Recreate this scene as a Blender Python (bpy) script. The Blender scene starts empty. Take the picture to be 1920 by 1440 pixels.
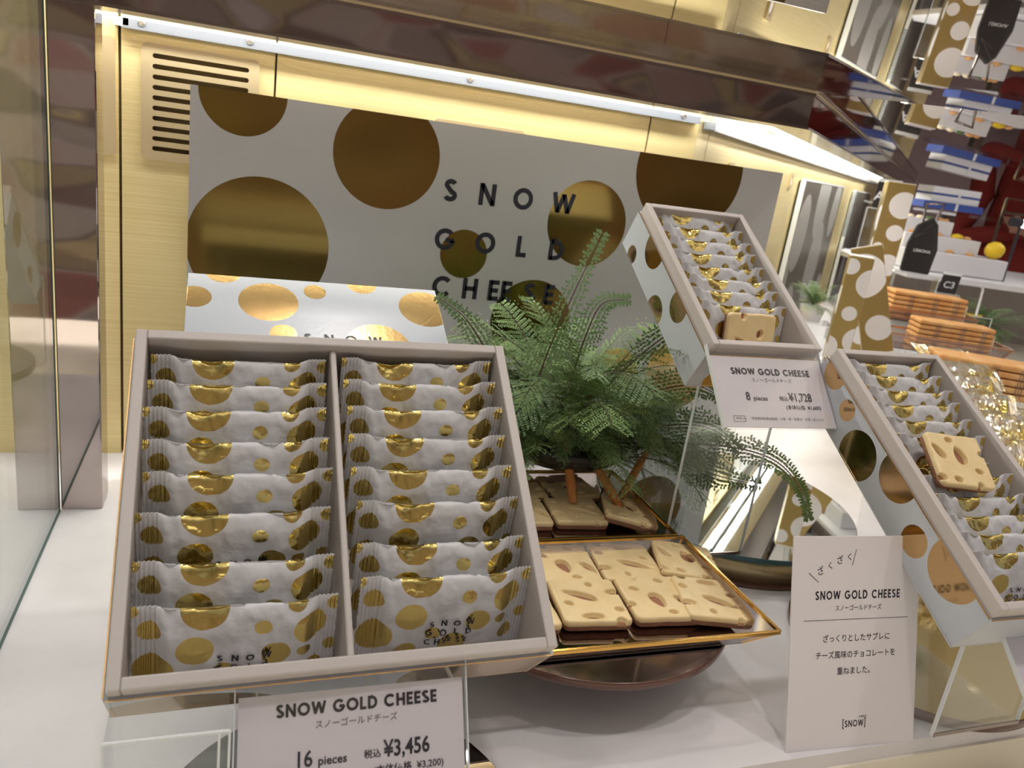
import bpy, bmesh, math, random
from mathutils import Vector, Matrix, noise
S = bpy.context.scene
COL = S.collection
PI = math.pi
random.seed(5)

# ------------------------------------------------------------------ camera
def make_camera():
    yaw, pit, rol = 0.36186, 0.293886, 0.143954
    cy, sy, cp, sp, cr, sr = math.cos(yaw), math.sin(yaw), math.cos(pit), math.sin(pit), math.cos(rol), math.sin(rol)
    f = Vector((sy*cp, cy*cp, -sp)); r = Vector((cy, -sy, 0)); u = r.cross(f)
    r2 = cr*r + sr*u; u2 = -sr*r + cr*u
    m = Matrix(((r2.x, u2.x, -f.x, 0), (r2.y, u2.y, -f.y, 0), (r2.z, u2.z, -f.z, .36), (0, 0, 0, 1)))
    cam = bpy.data.cameras.new('camera'); cam.sensor_width = 36; cam.lens = 1472.77/1920*36
    cam.clip_start = .01; cam.clip_end = 50
    cam.dof.use_dof = True; cam.dof.focus_distance = .50; cam.dof.aperture_fstop = 17
    o = bpy.data.objects.new('camera', cam); COL.objects.link(o); o.matrix_world = m
    S.camera = o
make_camera()
S.view_settings.view_transform = 'Standard'; S.view_settings.look = 'None'
S.view_settings.gamma = 1; S.view_settings.use_curve_mapping = False
S.view_settings.exposure = -0.08
S.cycles.transparent_max_bounces = 32
w = bpy.data.worlds.new('world'); S.world = w; w.use_nodes = True
w.node_tree.nodes['Background'].inputs[0].default_value = (.74, .73, .76, 1)
w.node_tree.nodes['Background'].inputs[1].default_value = .44

DX, DY = .7281, .6855          # direction of the right-hand wall (about 43 degrees)
def W(t, s, z):                # t along the right wall from the corner, s out from it
    return Vector((.497 + DX*t + DY*s, .834 + DY*t - DX*s, z))

def area(name, loc, target, size, power, color=(1, .96, .9), sy=None):
    l = bpy.data.lights.new(name, 'AREA'); l.energy = power; l.color = color
    l.shape = 'RECTANGLE'; l.size = size; l.size_y = sy or size
    o = bpy.data.objects.new(name, l); COL.objects.link(o); o.location = loc
    d = Vector(target) - Vector(loc); o.rotation_euler = d.to_track_quat('-Z', 'Y').to_euler()
    return o
# strips of the case itself
a = area('case_strip_light', (.19, .8020, .4430), (.19, .80, .0), .66, 1.9, (1, .98, .90), .012)
a.rotation_euler = (0, 0, 0)
for t0, t1 in ((.15, 1.1), (1.1, 2.3)):
    p = W((t0+t1)/2, .05, .425)
    a = area('wall_strip_light', p, p + Vector((0, 0, -1)), t1-t0, 1.9*(t1-t0), (1, .97, .88), .012)
    a.rotation_euler = (0, 0, math.atan2(DY, DX))
# downlights of the shop ceiling, shining through the glass top
area('shop_downlight', (.12, .02, 2.1), (.1, .35, 0), .09, 54, (1, .985, .97))
area('shop_downlight', (1.0, .0, 2.1), (.5, .5, 0), .09, 46, (1, .985, .97))
area('shop_downlight', (.35, 1.25, 2.2), (.25, .5, 0), .09, 50, (1, .985, .97))
area('shop_downlight', (1.9, .9, 2.2), (1.3, 1.1, 0), .2, 38, (1, .97, .94))
area('shop_downlight', (-.7, .3, 2.1), (0, .4, 0), .2, 30, (1, .98, .96))

# ------------------------------------------------------------------ materials
def mat(name, color, rough=.5, metal=0.0, spec=.5, emit=None, estr=1.0, trans=0, coat=0, alpha=1):
    m = bpy.data.materials.new(name); m.use_nodes = True
    b = m.node_tree.nodes['Principled BSDF']
    b.inputs['Base Color'].default_value = (*color, 1); b.inputs['Roughness'].default_value = rough
    b.inputs['Metallic'].default_value = metal; b.inputs['Specular IOR Level'].default_value = spec
    b.inputs['Coat Weight'].default_value = coat
    b.inputs['Transmission Weight'].default_value = trans
    if emit:
        b.inputs['Emission Color'].default_value = (*emit, 1); b.inputs['Emission Strength'].default_value = estr
    return m
def bsdf(m): return m.node_tree.nodes['Principled BSDF']
def add_noise(m, scale=(80, 80, 80), c1=None, c2=None, bump=0, rough=None, coord='Object', detail=3):
    nt = m.node_tree; N = nt.nodes; L = nt.links
    tc = N.new('ShaderNodeTexCoord'); mp = N.new('ShaderNodeMapping'); nz = N.new('ShaderNodeTexNoise')
    mp.inputs['Scale'].default_value = scale; nz.inputs['Scale'].default_value = 1; nz.inputs['Detail'].default_value = detail
    L.new(tc.outputs[coord], mp.inputs[0]); L.new(mp.outputs[0], nz.inputs[0])
    if c1:
        r = N.new('ShaderNodeValToRGB'); r.color_ramp.elements[0].position = .3; r.color_ramp.elements[1].position = .7
        r.color_ramp.elements[0].color = (*c1, 1); r.color_ramp.elements[1].color = (*c2, 1)
        L.new(nz.outputs[0], r.inputs[0]); L.new(r.outputs[0], bsdf(m).inputs['Base Color'])
    if rough:
        r = N.new('ShaderNodeMapRange'); r.inputs[3].default_value, r.inputs[4].default_value = rough
        L.new(nz.outputs[0], r.inputs[0]); L.new(r.outputs[0], bsdf(m).inputs['Roughness'])
    if bump:
        bp = N.new('ShaderNodeBump'); bp.inputs['Strength'].default_value = bump; bp.inputs['Distance'].default_value = .001
        L.new(nz.outputs[0], bp.inputs['Height']); L.new(bp.outputs[0], bsdf(m).inputs['Normal'])
    return m
def clear(name, tint=(1, 1, 1), refl=1.45, rough=0.0, base=0.0, gcol=(1, 1, 1), fall=4.0):
    """clear sheet: fresnel mix of see-through and mirror"""
    m = bpy.data.materials.new(name); m.use_nodes = True; nt = m.node_tree; N = nt.nodes; L = nt.links
    N.remove(N['Principled BSDF']); out = N['Material Output']
    t = N.new('ShaderNodeBsdfTransparent'); t.inputs[0].default_value = (*tint, 1)
    g = N.new('ShaderNodeBsdfGlossy'); g.inputs['Roughness'].default_value = rough; g.inputs[0].default_value = (*gcol, 1)
    lw = N.new('ShaderNodeLayerWeight'); lw.inputs[0].default_value = .5
    pw = N.new('ShaderNodeMath'); pw.operation = 'POWER'; pw.inputs[1].default_value = fall
    L.new(lw.outputs['Facing'], pw.inputs[0])
    ma = N.new('ShaderNodeMath'); ma.operation = 'MULTIPLY_ADD'; f0 = max(base, ((refl-1)/(refl+1))**2)
    ma.inputs[1].default_value = .9-f0; ma.inputs[2].default_value = f0; L.new(pw.outputs[0], ma.inputs[0])
    mx = N.new('ShaderNodeMixShader'); L.new(ma.outputs[0], mx.inputs[0])
    L.new(t.outputs[0], mx.inputs[1]); L.new(g.outputs[0], mx.inputs[2]); L.new(mx.outputs[0], out.inputs[0])
    return m
def dotted(name, dots, base, brough=.45, gold=(.62, .43, .13), grough=.18, invert=False, mask_metal=True, bump=0):
    """base card with printed foil circles; dots = (u, v, radius) in metres of the UV map"""
    m = mat(name, base, brough); nt = m.node_tree; N = nt.nodes; L = nt.links; b = bsdf(m)
    uv = N.new('ShaderNodeUVMap'); acc = None
    for (u, v, r) in dots:
        d = N.new('ShaderNodeVectorMath'); d.operation = 'DISTANCE'; d.inputs[1].default_value = (u, v, 0)
        L.new(uv.outputs[0], d.inputs[0])
        c = N.new('ShaderNodeMath'); c.operation = 'LESS_THAN'; c.inputs[1].default_value = r
        L.new(d.outputs['Value'], c.inputs[0])
        if acc is None: acc = c.outputs[0]
        else:
            x = N.new('ShaderNodeMath'); x.operation = 'MAXIMUM'; L.new(acc, x.inputs[0]); L.new(c.outputs[0], x.inputs[1]); acc = x.outputs[0]
    mc = N.new('ShaderNodeMix'); mc.data_type = 'RGBA'; mc.inputs['A'].default_value = (*base, 1); mc.inputs['B'].default_value = (*gold, 1)
    L.new(acc, mc.inputs['Factor']); L.new(mc.outputs['Result'], b.inputs['Base Color'])
    L.new(acc, b.inputs['Metallic'])
    mr = N.new('ShaderNodeMapRange'); mr.inputs[3].default_value = brough; mr.inputs[4].default_value = grough
    L.new(acc, mr.inputs[0]); L.new(mr.outputs[0], b.inputs['Roughness'])
    if bump:
        tc = N.new('ShaderNodeTexCoord'); nz = N.new('ShaderNodeTexNoise'); nz.inputs['Scale'].default_value = bump[0]
        L.new(tc.outputs['Object'], nz.inputs[0]); bp = N.new('ShaderNodeBump'); bp.inputs['Strength'].default_value = bump[1]
        bp.inputs['Distance'].default_value = .002; L.new(nz.outputs[0], bp.inputs['Height']); L.new(bp.outputs[0], b.inputs['Normal'])
    return m

M = {}
M['shelf'] = add_noise(mat('white_shelf', (.80, .785, .80), .35), (30, 30, 30), (.77, .755, .775), (.82, .80, .82))
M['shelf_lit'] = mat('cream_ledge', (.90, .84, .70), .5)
M['gold_wall'] = add_noise(mat('brushed_gold', (.84, .70, .36), .40, .7), (6, 6, 900), (.78, .64, .31), (.88, .76, .42), bump=.12, detail=4)
M['gold_dull'] = mat('satin_gold', (.60, .49, .30), .42, .75)
M['seam'] = mat('dark_seam', (.12, .08, .03), .6)
M['bronze'] = mat('dark_bronze_mirror', (.36, .31, .30), .04, 1.0)
M['bronze_edge'] = mat('bronze_edge', (.30, .26, .24), .15, 1.0)
M['post'] = add_noise(mat('bronze_mirror_post', (.50, .43, .41), .03, 1.0), (4, 4, 9), bump=.05)
M['ceil'] = clear('glass_top', (.80, .78, .77), 1.5, .0, .58, (.95, .93, .91))
M['glass'] = clear('partition_glass', (.88, .92, .90), 1.5, 0, .10, fall=1.5)
M['glass_edge'] = mat('teal_glass_edge', (.08, .14, .13), .5)
M['acrylic'] = clear('clear_acrylic', (.96, .97, .975), 1.5, .02)
M['acrylic_edge'] = mat('acrylic_polished_edge', (.80, .84, .86), .08, .0, 1.0)
M['acrylic_holder'] = clear('acrylic_holder', (.97, .97, .98), 1.45, .02)
M['led'] = mat('led_strip', (1, 1, 1), .5, emit=(1, .98, .93), estr=9)
M['rail'] = mat('aluminium_rail', (.17, .185, .21), .35, .5)
M['screw'] = mat('steel_screw', (.5, .47, .42), .25, 1)
M['board_white'] = (.56, .56, .57)
M['ink'] = mat('dark_navy_ink', (.018, .018, .032), .5)
M['ink_grey'] = mat('brown_grey_ink', (.25, .20, .19), .6)
M['card'] = mat('white_card', (.80, .765, .785), .55)
M['greige'] = add_noise(mat('greige_card', (.56, .515, .49), .38), (300, 300, 300), bump=.05)
M['gold_foil_edge'] = mat('copper_gold_edge', (.65, .42, .20), .25, 1)
M['choc'] = add_noise(mat('cheese_chocolate', (.83, .62, .28), .38), (90, 90, 90), (.83, .64, .33), (.88, .70, .39), bump=.08)
bsdf(M['choc']).inputs['Subsurface Weight'].default_value = .0
bsdf(M['choc']).inputs['Subsurface Radius'].default_value = (.004, .003, .001)
M['biscuit'] = add_noise(mat('baked_biscuit', (.42, .20, .085), .8), (900, 900, 900), (.30, .135, .075), (.42, .21, .12), bump=.8)
M['mirror'] = mat('silver_mirror', (.72, .75, .73), .02, 1)
M['mirror_edge'] = mat('teal_mirror_edge', (.05, .12, .14), .12)
M['gold_mirror'] = add_noise(mat('gold_mirror', (.52, .42, .19), .05, 1), (200, 200, 200), rough=(.03, .09))
M['brown_edge'] = mat('brown_edge', (.13, .06, .045), .18)
M['bronze_disc'] = add_noise(mat('bronze_disc_mirror', (.50, .41, .38), .06, 1), (300, 300, 300), rough=(.04, .12))
M['drum'] = mat('cream_gold_side', (.62, .52, .30), .3, .6)
M['tray_wire'] = mat('brass_wire', (.70, .42, .12), .22, 1)
M['tray_glass'] = clear('tray_glass', (.80, .75, .73), 1.5, .02, .06)
M['tray_base'] = mat('tray_mirror_base', (.34, .28, .27), .06, 1)
M['copper'] = mat('copper_wire', (.62, .36, .24), .25, 1)
M['leaf'] = add_noise(mat('fern_leaf', (.06, .14, .06), .55), (25, 25, 25), (.055, .115, .025), (.19, .30, .080))
M['leaf2'] = add_noise(mat('fern_leaf_light', (.14, .24, .13), .5), (25, 25, 25), (.13, .23, .10), (.25, .38, .17))
M['stem'] = mat('fern_stem', (.09, .07, .035), .6)
M['wood'] = add_noise(mat('orange_wood', (.55, .20, .045), .6), (300, 300, 20), (.50, .17, .035), (.62, .26, .07))
M['dark'] = mat('dark_glaze', (.02, .018, .016), .25)
M['vent_dark'] = add_noise(mat('dark_vent_inside', (.05, .05, .055), .5), (60, 60, 60), (.02, .02, .022), (.16, .16, .17))
M['black'] = mat('black_paper', (.018, .016, .018), .5)
M['white_pl'] = mat('white_plastic', (.74, .74, .78), .4)
M['bread'] = add_noise(mat('toasted_rusk', (.72, .38, .14), .55), (40, 40, 40), (.66, .30, .09), (.80, .50, .22))
M['cream'] = mat('cream_filling', (.85, .75, .55), .6)
M['lemon'] = add_noise(mat('lemon_skin', (.85, .58, .02), .4), (200, 200, 200), bump=.3)
M['blue'] = mat('blue_card', (.03, .07, .32), .5)
M['red'] = mat('red_cloth', (.22, .02, .015), .9)
M['maroon'] = mat('maroon_panel', (.14, .085, .08), .6)
M['skin'] = mat('skin', (.45, .24, .16), .6)
M['greige_wall'] = mat('greige_panel', (.40, .36, .34), .5)
M['gold_box'] = (.50, .36, .12)
M['cello'] = clear('cellophane', (.97, .97, .97), 1.5, .06, .08)

# ------------------------------------------------------------------ helpers
def link(name, me, m=None, parent=None):
    o = bpy.data.objects.new(name, me); COL.objects.link(o)
    if m is not None and len(me.materials) == 0:
        for x in (m if isinstance(m, (list, tuple)) else [m]): me.materials.append(x)
    if parent: o.parent = parent
    return o
def tag(o, label=None, cat=None, group=None, kind=None):
    if label: o['label'] = label
    if cat: o['category'] = cat
    if group: o['group'] = group
    if kind: o['kind'] = kind
    return o
def empty(name, loc=(0, 0, 0), rot=(0, 0, 0)):
    o = bpy.data.objects.new(name, None); COL.objects.link(o); o.location = loc; o.rotation_euler = rot
    o.empty_display_size = .02
    return o
def copy_tree(o, parent=None):
    c = o.copy(); COL.objects.link(c); c.parent = parent
    for ch in [x for x in o.children]: copy_tree(ch, c)
    return c
class MB:
    def __init__(s): s.v = []; s.f = []; s.mi = []; s.uv = {}; s.sm = []
    def box(s, c, d, R=None, mi=0, top=None):
        """centre c, full size d; top=(sx,sy) scales the upper face"""
        c = Vector(c); i = len(s.v)
        for z in (-.5, .5):
            for x, y in ((-.5, -.5), (.5, -.5), (.5, .5), (-.5, .5)):
                k = top if (top and z > 0) else (1, 1)
                p = Vector((x*d[0]*k[0], y*d[1]*k[1], z*d[2]))
                s.v.append(c + (R @ p if R else p))
        for q in ((0, 3, 2, 1), (4, 5, 6, 7), (0, 1, 5, 4), (1, 2, 6, 5), (2, 3, 7, 6), (3, 0, 4, 7)):
            s.f.append([i+k for k in q]); s.mi.append(mi); s.sm.append(False)
        return s
    def bar(s, a, b, w, h=None, up=(0, 0, 1), mi=0):
        a = Vector(a); b = Vector(b); d = (b-a); L = d.length; d.normalize(); h = h or w
        x = d.cross(Vector(up))
        if x.length < 1e-6: x = Vector((1, 0, 0))
        x.normalize(); y = x.cross(d)
        R = Matrix((x, d, y)).transposed()
        return s.box((a+b)/2, (w, L, h), R, mi)
    def tube(s, pts, r, n=8, mi=0, caps=True):
        pts = [Vector(p) for p in pts]; m = len(pts)
        rs = r if isinstance(r, (list, tuple)) else [r]*m
        i0 = len(s.v); ref = Vector((0, 0, 1))
        for k, p in enumerate(pts):
            d = (pts[min(k+1, m-1)] - pts[max(k-1, 0)]).normalized()
            x = d.cross(ref)
            if x.length < .05: x = d.cross(Vector((1, 0, 0)))
            x.normalize(); y = d.cross(x)
            for j in range(n):
                a = 2*PI*j/n; s.v.append(p + (x*math.cos(a) + y*math.sin(a))*rs[k])
        for k in range(m-1):
            for j in range(n):
                s.f.append([i0+k*n+j, i0+k*n+(j+1) % n, i0+(k+1)*n+(j+1) % n, i0+(k+1)*n+j]); s.mi.append(mi); s.sm.append(True)
        if caps:
            s.f.append([i0+j for j in range(n)]); s.f.append([i0+(m-1)*n+n-1-j for j in range(n)]); s.mi += [mi]*2; s.sm += [False]*2
        return s
    def lathe(s, prof, c=(0, 0, 0), n=64, mi=0, smooth=True, mis=None):
        i0 = len(s.v); c = Vector(c)
        for (r, z) in prof:
            for j in range(n):
                a = 2*PI*j/n; s.v.append(c + Vector((r*math.cos(a), r*math.sin(a), z)))
        for k in range(len(prof)-1):
            for j in range(n):
                s.f.append([i0+k*n+j, i0+k*n+(j+1) % n, i0+(k+1)*n+(j+1) % n, i0+(k+1)*n+j])
                s.mi.append(mis[k] if mis else mi); s.sm.append(smooth)
        if prof[0][0] > 1e-6: s.f.append([i0+n-1-j for j in range(n)]); s.mi.append(mis[0] if mis else mi); s.sm.append(False)
        if prof[-1][0] > 1e-6: s.f.append([i0+(len(prof)-1)*n+j for j in range(n)]); s.mi.append(mis[-1] if mis else mi); s.sm.append(False)
        return s
    def prism(s, poly, z0, z1, mi=0):
        n = len(poly); i = len(s.v)
        for z in (z0, z1):
            for p in poly: s.v.append(Vector((p[0], p[1], z)))
        s.f.append([i+n-1-k for k in range(n)]); s.f.append([i+n+k for k in range(n)]); s.mi += [mi]*2; s.sm += [False]*2
        for k in range(n):
            s.f.append([i+k, i+(k+1) % n, i+n+(k+1) % n, i+n+k]); s.mi.append(mi); s.sm.append(False)
        return s
    def build(s, name, m, parent=None, bevel=0, seg=2):
        me = bpy.data.meshes.new(name); me.from_pydata([tuple(v) for v in s.v], [], s.f)
        me.polygons.foreach_set('material_index', s.mi); me.polygons.foreach_set('use_smooth', s.sm)
        o = link(name, me, m, parent)
        if bevel:
            b = o.modifiers.new('bevel', 'BEVEL'); b.width = bevel; b.segments = seg; b.limit_method = 'ANGLE'
            b.angle_limit = math.radians(40)
        return o
def planar_uv(o, fn):
    me = o.data; uv = me.uv_layers.new(name='UVMap')
    for p in me.polygons:
        for li in p.loop_indices:
            v = me.vertices[me.loops[li].vertex_index].co
            uv.data[li].uv = fn(v, p.normal)

# ---- geometric capitals drawn as strokes (unit height)
def arc(cx, cy, rx, ry, a0, a1, n=18):
    return [(cx+rx*math.cos(math.radians(a0+(a1-a0)*i/n)), cy+ry*math.sin(math.radians(a0+(a1-a0)*i/n))) for i in range(n+1)]
def glyph(ch, w):
    h = w/2
    if ch == 'O': return .98, [(arc(.49, .5, .49-h, .5-h, 0, 360, 36), True)]
    if ch == 'C': return .90, [(arc(.49, .5, .49-h, .5-h, 42, 318, 30), False)]
    if ch == 'G': return .96, [(arc(.49, .5, .49-h, .5-h, 44, 355, 32) + [], False), ([(.52, .46), (.96-h*.4, .46)], False)]
    if ch == 'S':
        return .60, [(arc(.30, .74, .24-h*.4, .26-h, 25, 200, 14) + arc(.30, .27, .26-h*.4, .27-h, 75, -160, 16)[0:], False)]
    if ch == 'N': return .80, [([(h, 0), (h, 1)], False), ([(h, 1-h*.5), (.8-h, h*.5)], False), ([(.8-h, 0), (.8-h, 1)], False)]
    if ch == 'W': return 1.12, [([(h*.6, 1), (.30, h*.6)], False), ([(.30, h*.6), (.56, 1-h*.6)], False), ([(.56, 1-h*.6), (.82, h*.6)], False), ([(.82, h*.6), (1.12-h*.6, 1)], False)]
    if ch == 'L': return .52, [([(h, 1), (h, h), (.52, h)], False)]
    if ch == 'D': return .78, [([(h, 0), (h, 1)], False), ([(h, 1-h), (.32, 1-h)] + arc(.32, .5, .46-h, .5-h, 90, -90, 18) + [(h, h)], False)]
    if ch == 'H': return .74, [([(h, 0), (h, 1)], False), ([(.74-h, 0), (.74-h, 1)], False), ([(h, .5), (.74-h, .5)], False)]
    if ch == 'E': return .54, [([(h, 0), (h, 1)], False), ([(h, 1-h), (.54, 1-h)], False), ([(h, .5), (.50, .5)], False), ([(h, h), (.54, h)], False)]
    if ch == '[': return .30, [([(.28, 1.15), (h, 1.15), (h, -.15), (.28, -.15)], False)]
    if ch == ']': return .30, [([(.02, 1.15), (.3-h, 1.15), (.3-h, -.15), (.02, -.15)], False)]
    if ch == 'M': return .95, [([(h, 0), (h, 1)], False), ([(h, 1), (.475, .2)], False), ([(.475, .2), (.95-h, 1)], False), ([(.95-h, 0), (.95-h, 1)], False)]
    if ch == 'A': return .9, [([(h*.6, 0), (.45, 1-h*.4)], False), ([(.45, 1-h*.4), (.9-h*.6, 0)], False), ([(.22, .32), (.68, .32)], False)]
    return .4, []
def stroke(pts, closed, w):
    n = len(pts); out = []; P = [Vector((p[0], p[1])) for p in pts]; h = w/2
    if closed: P = P[:-1]; n -= 1
    vs = []
    for i, p in enumerate(P):
        a = P[i-1] if (closed or i > 0) else None; b = P[(i+1) % n] if (closed or i < n-1) else None
        d1 = (p-a).normalized() if a is not None else None; d2 = (b-p).normalized() if b is not None else None
        if d1 is None: d1 = d2
        if d2 is None: d2 = d1
        n1 = Vector((-d1.y, d1.x)); n2 = Vector((-d2.y, d2.x)); m = n1+n2
        if m.length < .2: m = n1
        m.normalize(); k = h/max(.4, m.dot(n1))
        vs.append((p+m*k, p-m*k))
    for i in range(n if closed else n-1): out.append((vs[i], vs[(i+1) % n]))
    return out
def text_geo(items, stroke_w=.17):
    """items: (char, x_left, y_base, height, xscale, shear) -> list of quads in 2D"""
    q = []
    for (ch, x, y, hh, xs, sh) in items:
        _, st = glyph(ch, stroke_w)
        for pts, cl in st:
            for (a, b) in stroke(pts, cl, stroke_w):
                q.append([(x+(p.x*xs+p.y*sh)*hh, y+p.y*hh) for p in (a[0], b[0], b[1], a[1])])
    return q
def word(s, x, y, h, gap=.22, sw=.17, xs=1, shear=0, pitch=None, centers=None):
    it = []; cx = x
    for i, ch in enumerate(s):
        if ch == ' ': cx += h*.45; continue
        wd = glyph(ch, sw)[0]*xs*h
        px = (centers[i]-wd/2) if centers else cx
        it.append((ch, px, y, h, xs, shear)); cx += wd + gap*h
    return it, cx-gap*h
def quads_obj(name, quads, fn, m, parent=None):
    v = []; f = []; n = 0
    for q in quads:
        i = len(v); n += 1
        for p in q: v.append(tuple(fn(p[0], p[1]) + (0, )) if False else fn(p[0], p[1]))
        f.append([i, i+1, i+2, i+3])
    me = bpy.data.meshes.new(name); me.from_pydata([tuple(x) for x in v], [], f)
    return link(name, me, m, parent)
def font_obj(name, text, size, x, y, z, m, parent, offset=0.0, align='LEFT', rot=0.0, xs=1.0):
    c = bpy.data.curves.new(name, 'FONT'); c.body = text; c.size = size; c.offset = offset; c.align_x = align
    c.resolution_u = 3
    o = bpy.data.objects.new(name, c); COL.objects.link(o)
    dg = bpy.context.evaluated_depsgraph_get(); me = bpy.data.meshes.new_from_object(o.evaluated_get(dg))
    bpy.data.objects.remove(o); bpy.data.curves.remove(c)
    me.name = name
    while len(me.materials): me.materials.pop()
    ob = link(name, me, m, parent); ob.location = (x, y, z); ob.rotation_euler = (0, 0, rot); ob.scale = (xs, 1, 1)
    return ob

# ------------------------------------------------------------------ the case (setting)
T_END = 3.3
def offs(s, t_end=T_END, x0=-1.3):
    """polyline parallel to the back wall and the right wall at distance s"""
    ym = .834 - s
    t = (ym - (.834 - DX*s))/DY
    c = W(t, s, 0); e = W(t_end, s, 0)
    return [(x0, ym), (c.x, c.y), (e.x, e.y)]
def band(s0, s1, z0, z1, x0=-1.3, t_end=T_END):
    a = offs(s0, t_end, x0); b = offs(s1, t_end, x0)
    mb = MB(); i = 0
    for k in range(2):
        poly = [a[k], b[k], b[k+1], a[k+1]]
        mb.prism(poly, z0, z1)
    return mb
fl = band(-.02, .506, -.012, 0).build('floor', M['shelf']); tag(fl, kind='structure')
lg = band(.508, .95, -.10, -.045).build('trim_1', M['shelf_lit']); tag(lg, kind='structure')
fa = band(.500, .508, -.10, -.012).build('trim_2', M['shelf_lit']); tag(fa, kind='structure')

# back wall: brushed gold sheets with seams
wb = band(-.03, -.008, 0, .56, t_end=.02).build('wall_back', M['seam']); tag(wb, kind='structure')
segs = [(-1.3, -.103), (-.1005, .0312), (.0332, .4339), (.4359, .4969)]
for x0, x1 in segs:
    if x0 == -.1005:      # sheet with the opening of the ventilation grille
        mb = MB()
        mb.box(((x0-.079)/2, .838, .28), (-.079-x0, .008, .56)); mb.box(((.0125+x1)/2, .838, .28), (x1-.0125, .008, .56))
        mb.box(((-.079+.0125)/2, .838, .153), (.0915, .008, .306)); mb.box(((-.079+.0125)/2, .838, .4795), (.0915, .008, .161))
    else:
        mb = MB().box(((x0+x1)/2, .838, .28), (x1-x0, .008, .56))
    o = mb.build('gold_panel', M['gold_wall'], wb)
wr_m = MB()
wr = MB().prism([W(-.02, -.03, 0)[:2], W(T_END, -.03, 0)[:2], W(T_END, -.008, 0)[:2], W(0, -.008, 0)[:2]], 0, .56).build('wall_right', M['seam'])
tag(wr, kind='structure')
for t0, t1 in ((.001, .05), (.052, .75), (.753, 1.66), (1.663, 2.6), (2.603, T_END)):
    MB().prism([W(t0, -.008, 0)[:2], W(t1, -.008, 0)[:2], W(t1, 0, 0)[:2], W(t0, 0, 0)[:2]], 0, .56).build('gold_panel', M['gold_wall'], wr)
# end wall of the case, far right
we = MB().prism([W(T_END, -.03, 0)[:2], W(T_END+.02, -.03, 0)[:2], W(T_END+.02, .06, 0)[:2], W(T_END, .06, 0)[:2]], 0, .56).build('wall_end', M['gold_dull']); tag(we, kind='structure')

# glass top in two panes, sloping down slightly towards the viewer, mirroring the inside
SL_ = math.tan(math.radians(3.3)); ZR = .4515
def pane(k, s0, s1, m):
    a = offs(s0, T_END, -.136); b = offs(s1, T_END, -.136)
    P4 = [(a[k], s0), (b[k], s1), (b[k+1], s1), (a[k+1], s0)]
    mb = MB()
    for dz in (0, .004):
        for (p, q) in P4: mb.v.append(Vector((p[0], p[1], ZR-(q-.126)*SL_+dz)))
    mb.f = [[3, 2, 1, 0], [4, 5, 6, 7], [0, 1, 5, 4], [1, 2, 6, 5], [2, 3, 7, 6], [3, 0, 4, 7]]; mb.mi = [0]*6; mb.sm = [False]*6
    return mb
ce = empty('ceiling', (0, 0, 0)); tag(ce, kind='structure')
pane(0, .127, .80, 0).build('glass_pane', M['ceil'], ce); pane(1, .127, .80, 0).build('glass_pane', M['ceil'], ce)
cv = band(-.03, .126, .4502, .456, x0=-.1354).build('light_leak_cover', M['gold_dull']); tag(cv, kind='structure')  # hidden cover behind the beam, added so light does not leak out
# bronze header beam
bm = band(.091, .126, .4178, .4500, x0=-.1354).build('trim_3', M['bronze']); tag(bm, kind='structure')
band(.1262, .1275, .4475, .4500, x0=-.1354).build('ridge', M['bronze_edge'], bm)
band(.089, .128, .4150, .4176, x0=-.1354).build('lower_lip', M['bronze_edge'], bm)
bl = MB().box((-.72, .7255, .4527), (1.16, .035, .0697)).build('trim_4', M['bronze']); tag(bl, kind='structure')
# post
po = MB().box((-.1191, .7255, .2077), (.0326, .035, .4154)).build('post', M['post'], bevel=.0012)
tag(po, 'mirror-polished bronze corner post standing on the white shelf', 'post')
# glass partition
pg = empty('glass_partition', (-.1375, .4, 0)); tag(pg, 'clear glass partition standing left of the bronze post', 'glass panel')
mb = MB()
for x in (-.0017, .0017):
    for (y, z) in ((-.305, 0), (.305, 0), (.305, .4495), (-.305, .4495-.61*math.tan(math.radians(3.3)))): mb.v.append(Vector((x, y, z)))
mb.f = [[3, 2, 1, 0], [4, 5, 6, 7], [0, 1, 5, 4], [1, 2, 6, 5], [2, 3, 7, 6], [3, 0, 4, 7]]; mb.mi = [0]*6; mb.sm = [False]*6
mb.build('pane', M['glass'], pg)
MB().box((0.0002, 0, .0012), (.0042, .61, .0024)).build('bottom_edge', M['glass_edge'], pg)
MB().box((0, .3057, .22), (.0036, .0012, .44)).build('side_edge', M['glass_edge'], pg)

# rail with LED strips
def rail(poly0, z):
    pass
rl = empty('light_rail', (.2, .83, .4148)); tag(rl, 'long aluminium light rail screwed along the top of the gold back wall', 'light rail')
MB().box((-.003, -.001, .0), (.592, .008, .0085)).build('rail_body', M['rail'], rl, .0008)
MB().box((-.003, -.0062, -.0038), (.592, .0025, .0020)).build('lower_lip', M['rail'], rl)
for x in (-.283, -.192, .02, .27):
    mb = MB().lathe([(.0030, 0), (.0030, .0008), (.0018, .0014)], n=14)
    o = mb.build('screw', M['screw'], rl); o.rotation_euler = (PI/2, 0, 0); o.location = (x, -.0055, .0015)
    MB().box((0, 0, .0015), (.0035, .0007, .0004)).build('slot', M['vent_dark'], o)
MB().box((-.2995, 0, .0), (.012, .010, .007)).build('cable_clip', M['acrylic_edge'], rl)
rr = empty('light_rail', W(0, 0, .41), (0, 0, math.atan2(DY, DX))); tag(rr, 'aluminium light rail running back along the angled right-hand wall', 'light rail')
MB().box((T_END/2, -.008, .001), (T_END-.03, .014, .009)).build('rail_body', M['rail'], rr, .0008)
MB().box((T_END/2, -.0165, -.0035), (T_END-.03, .003, .002)).build('lower_lip', M['rail'], rr)
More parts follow.
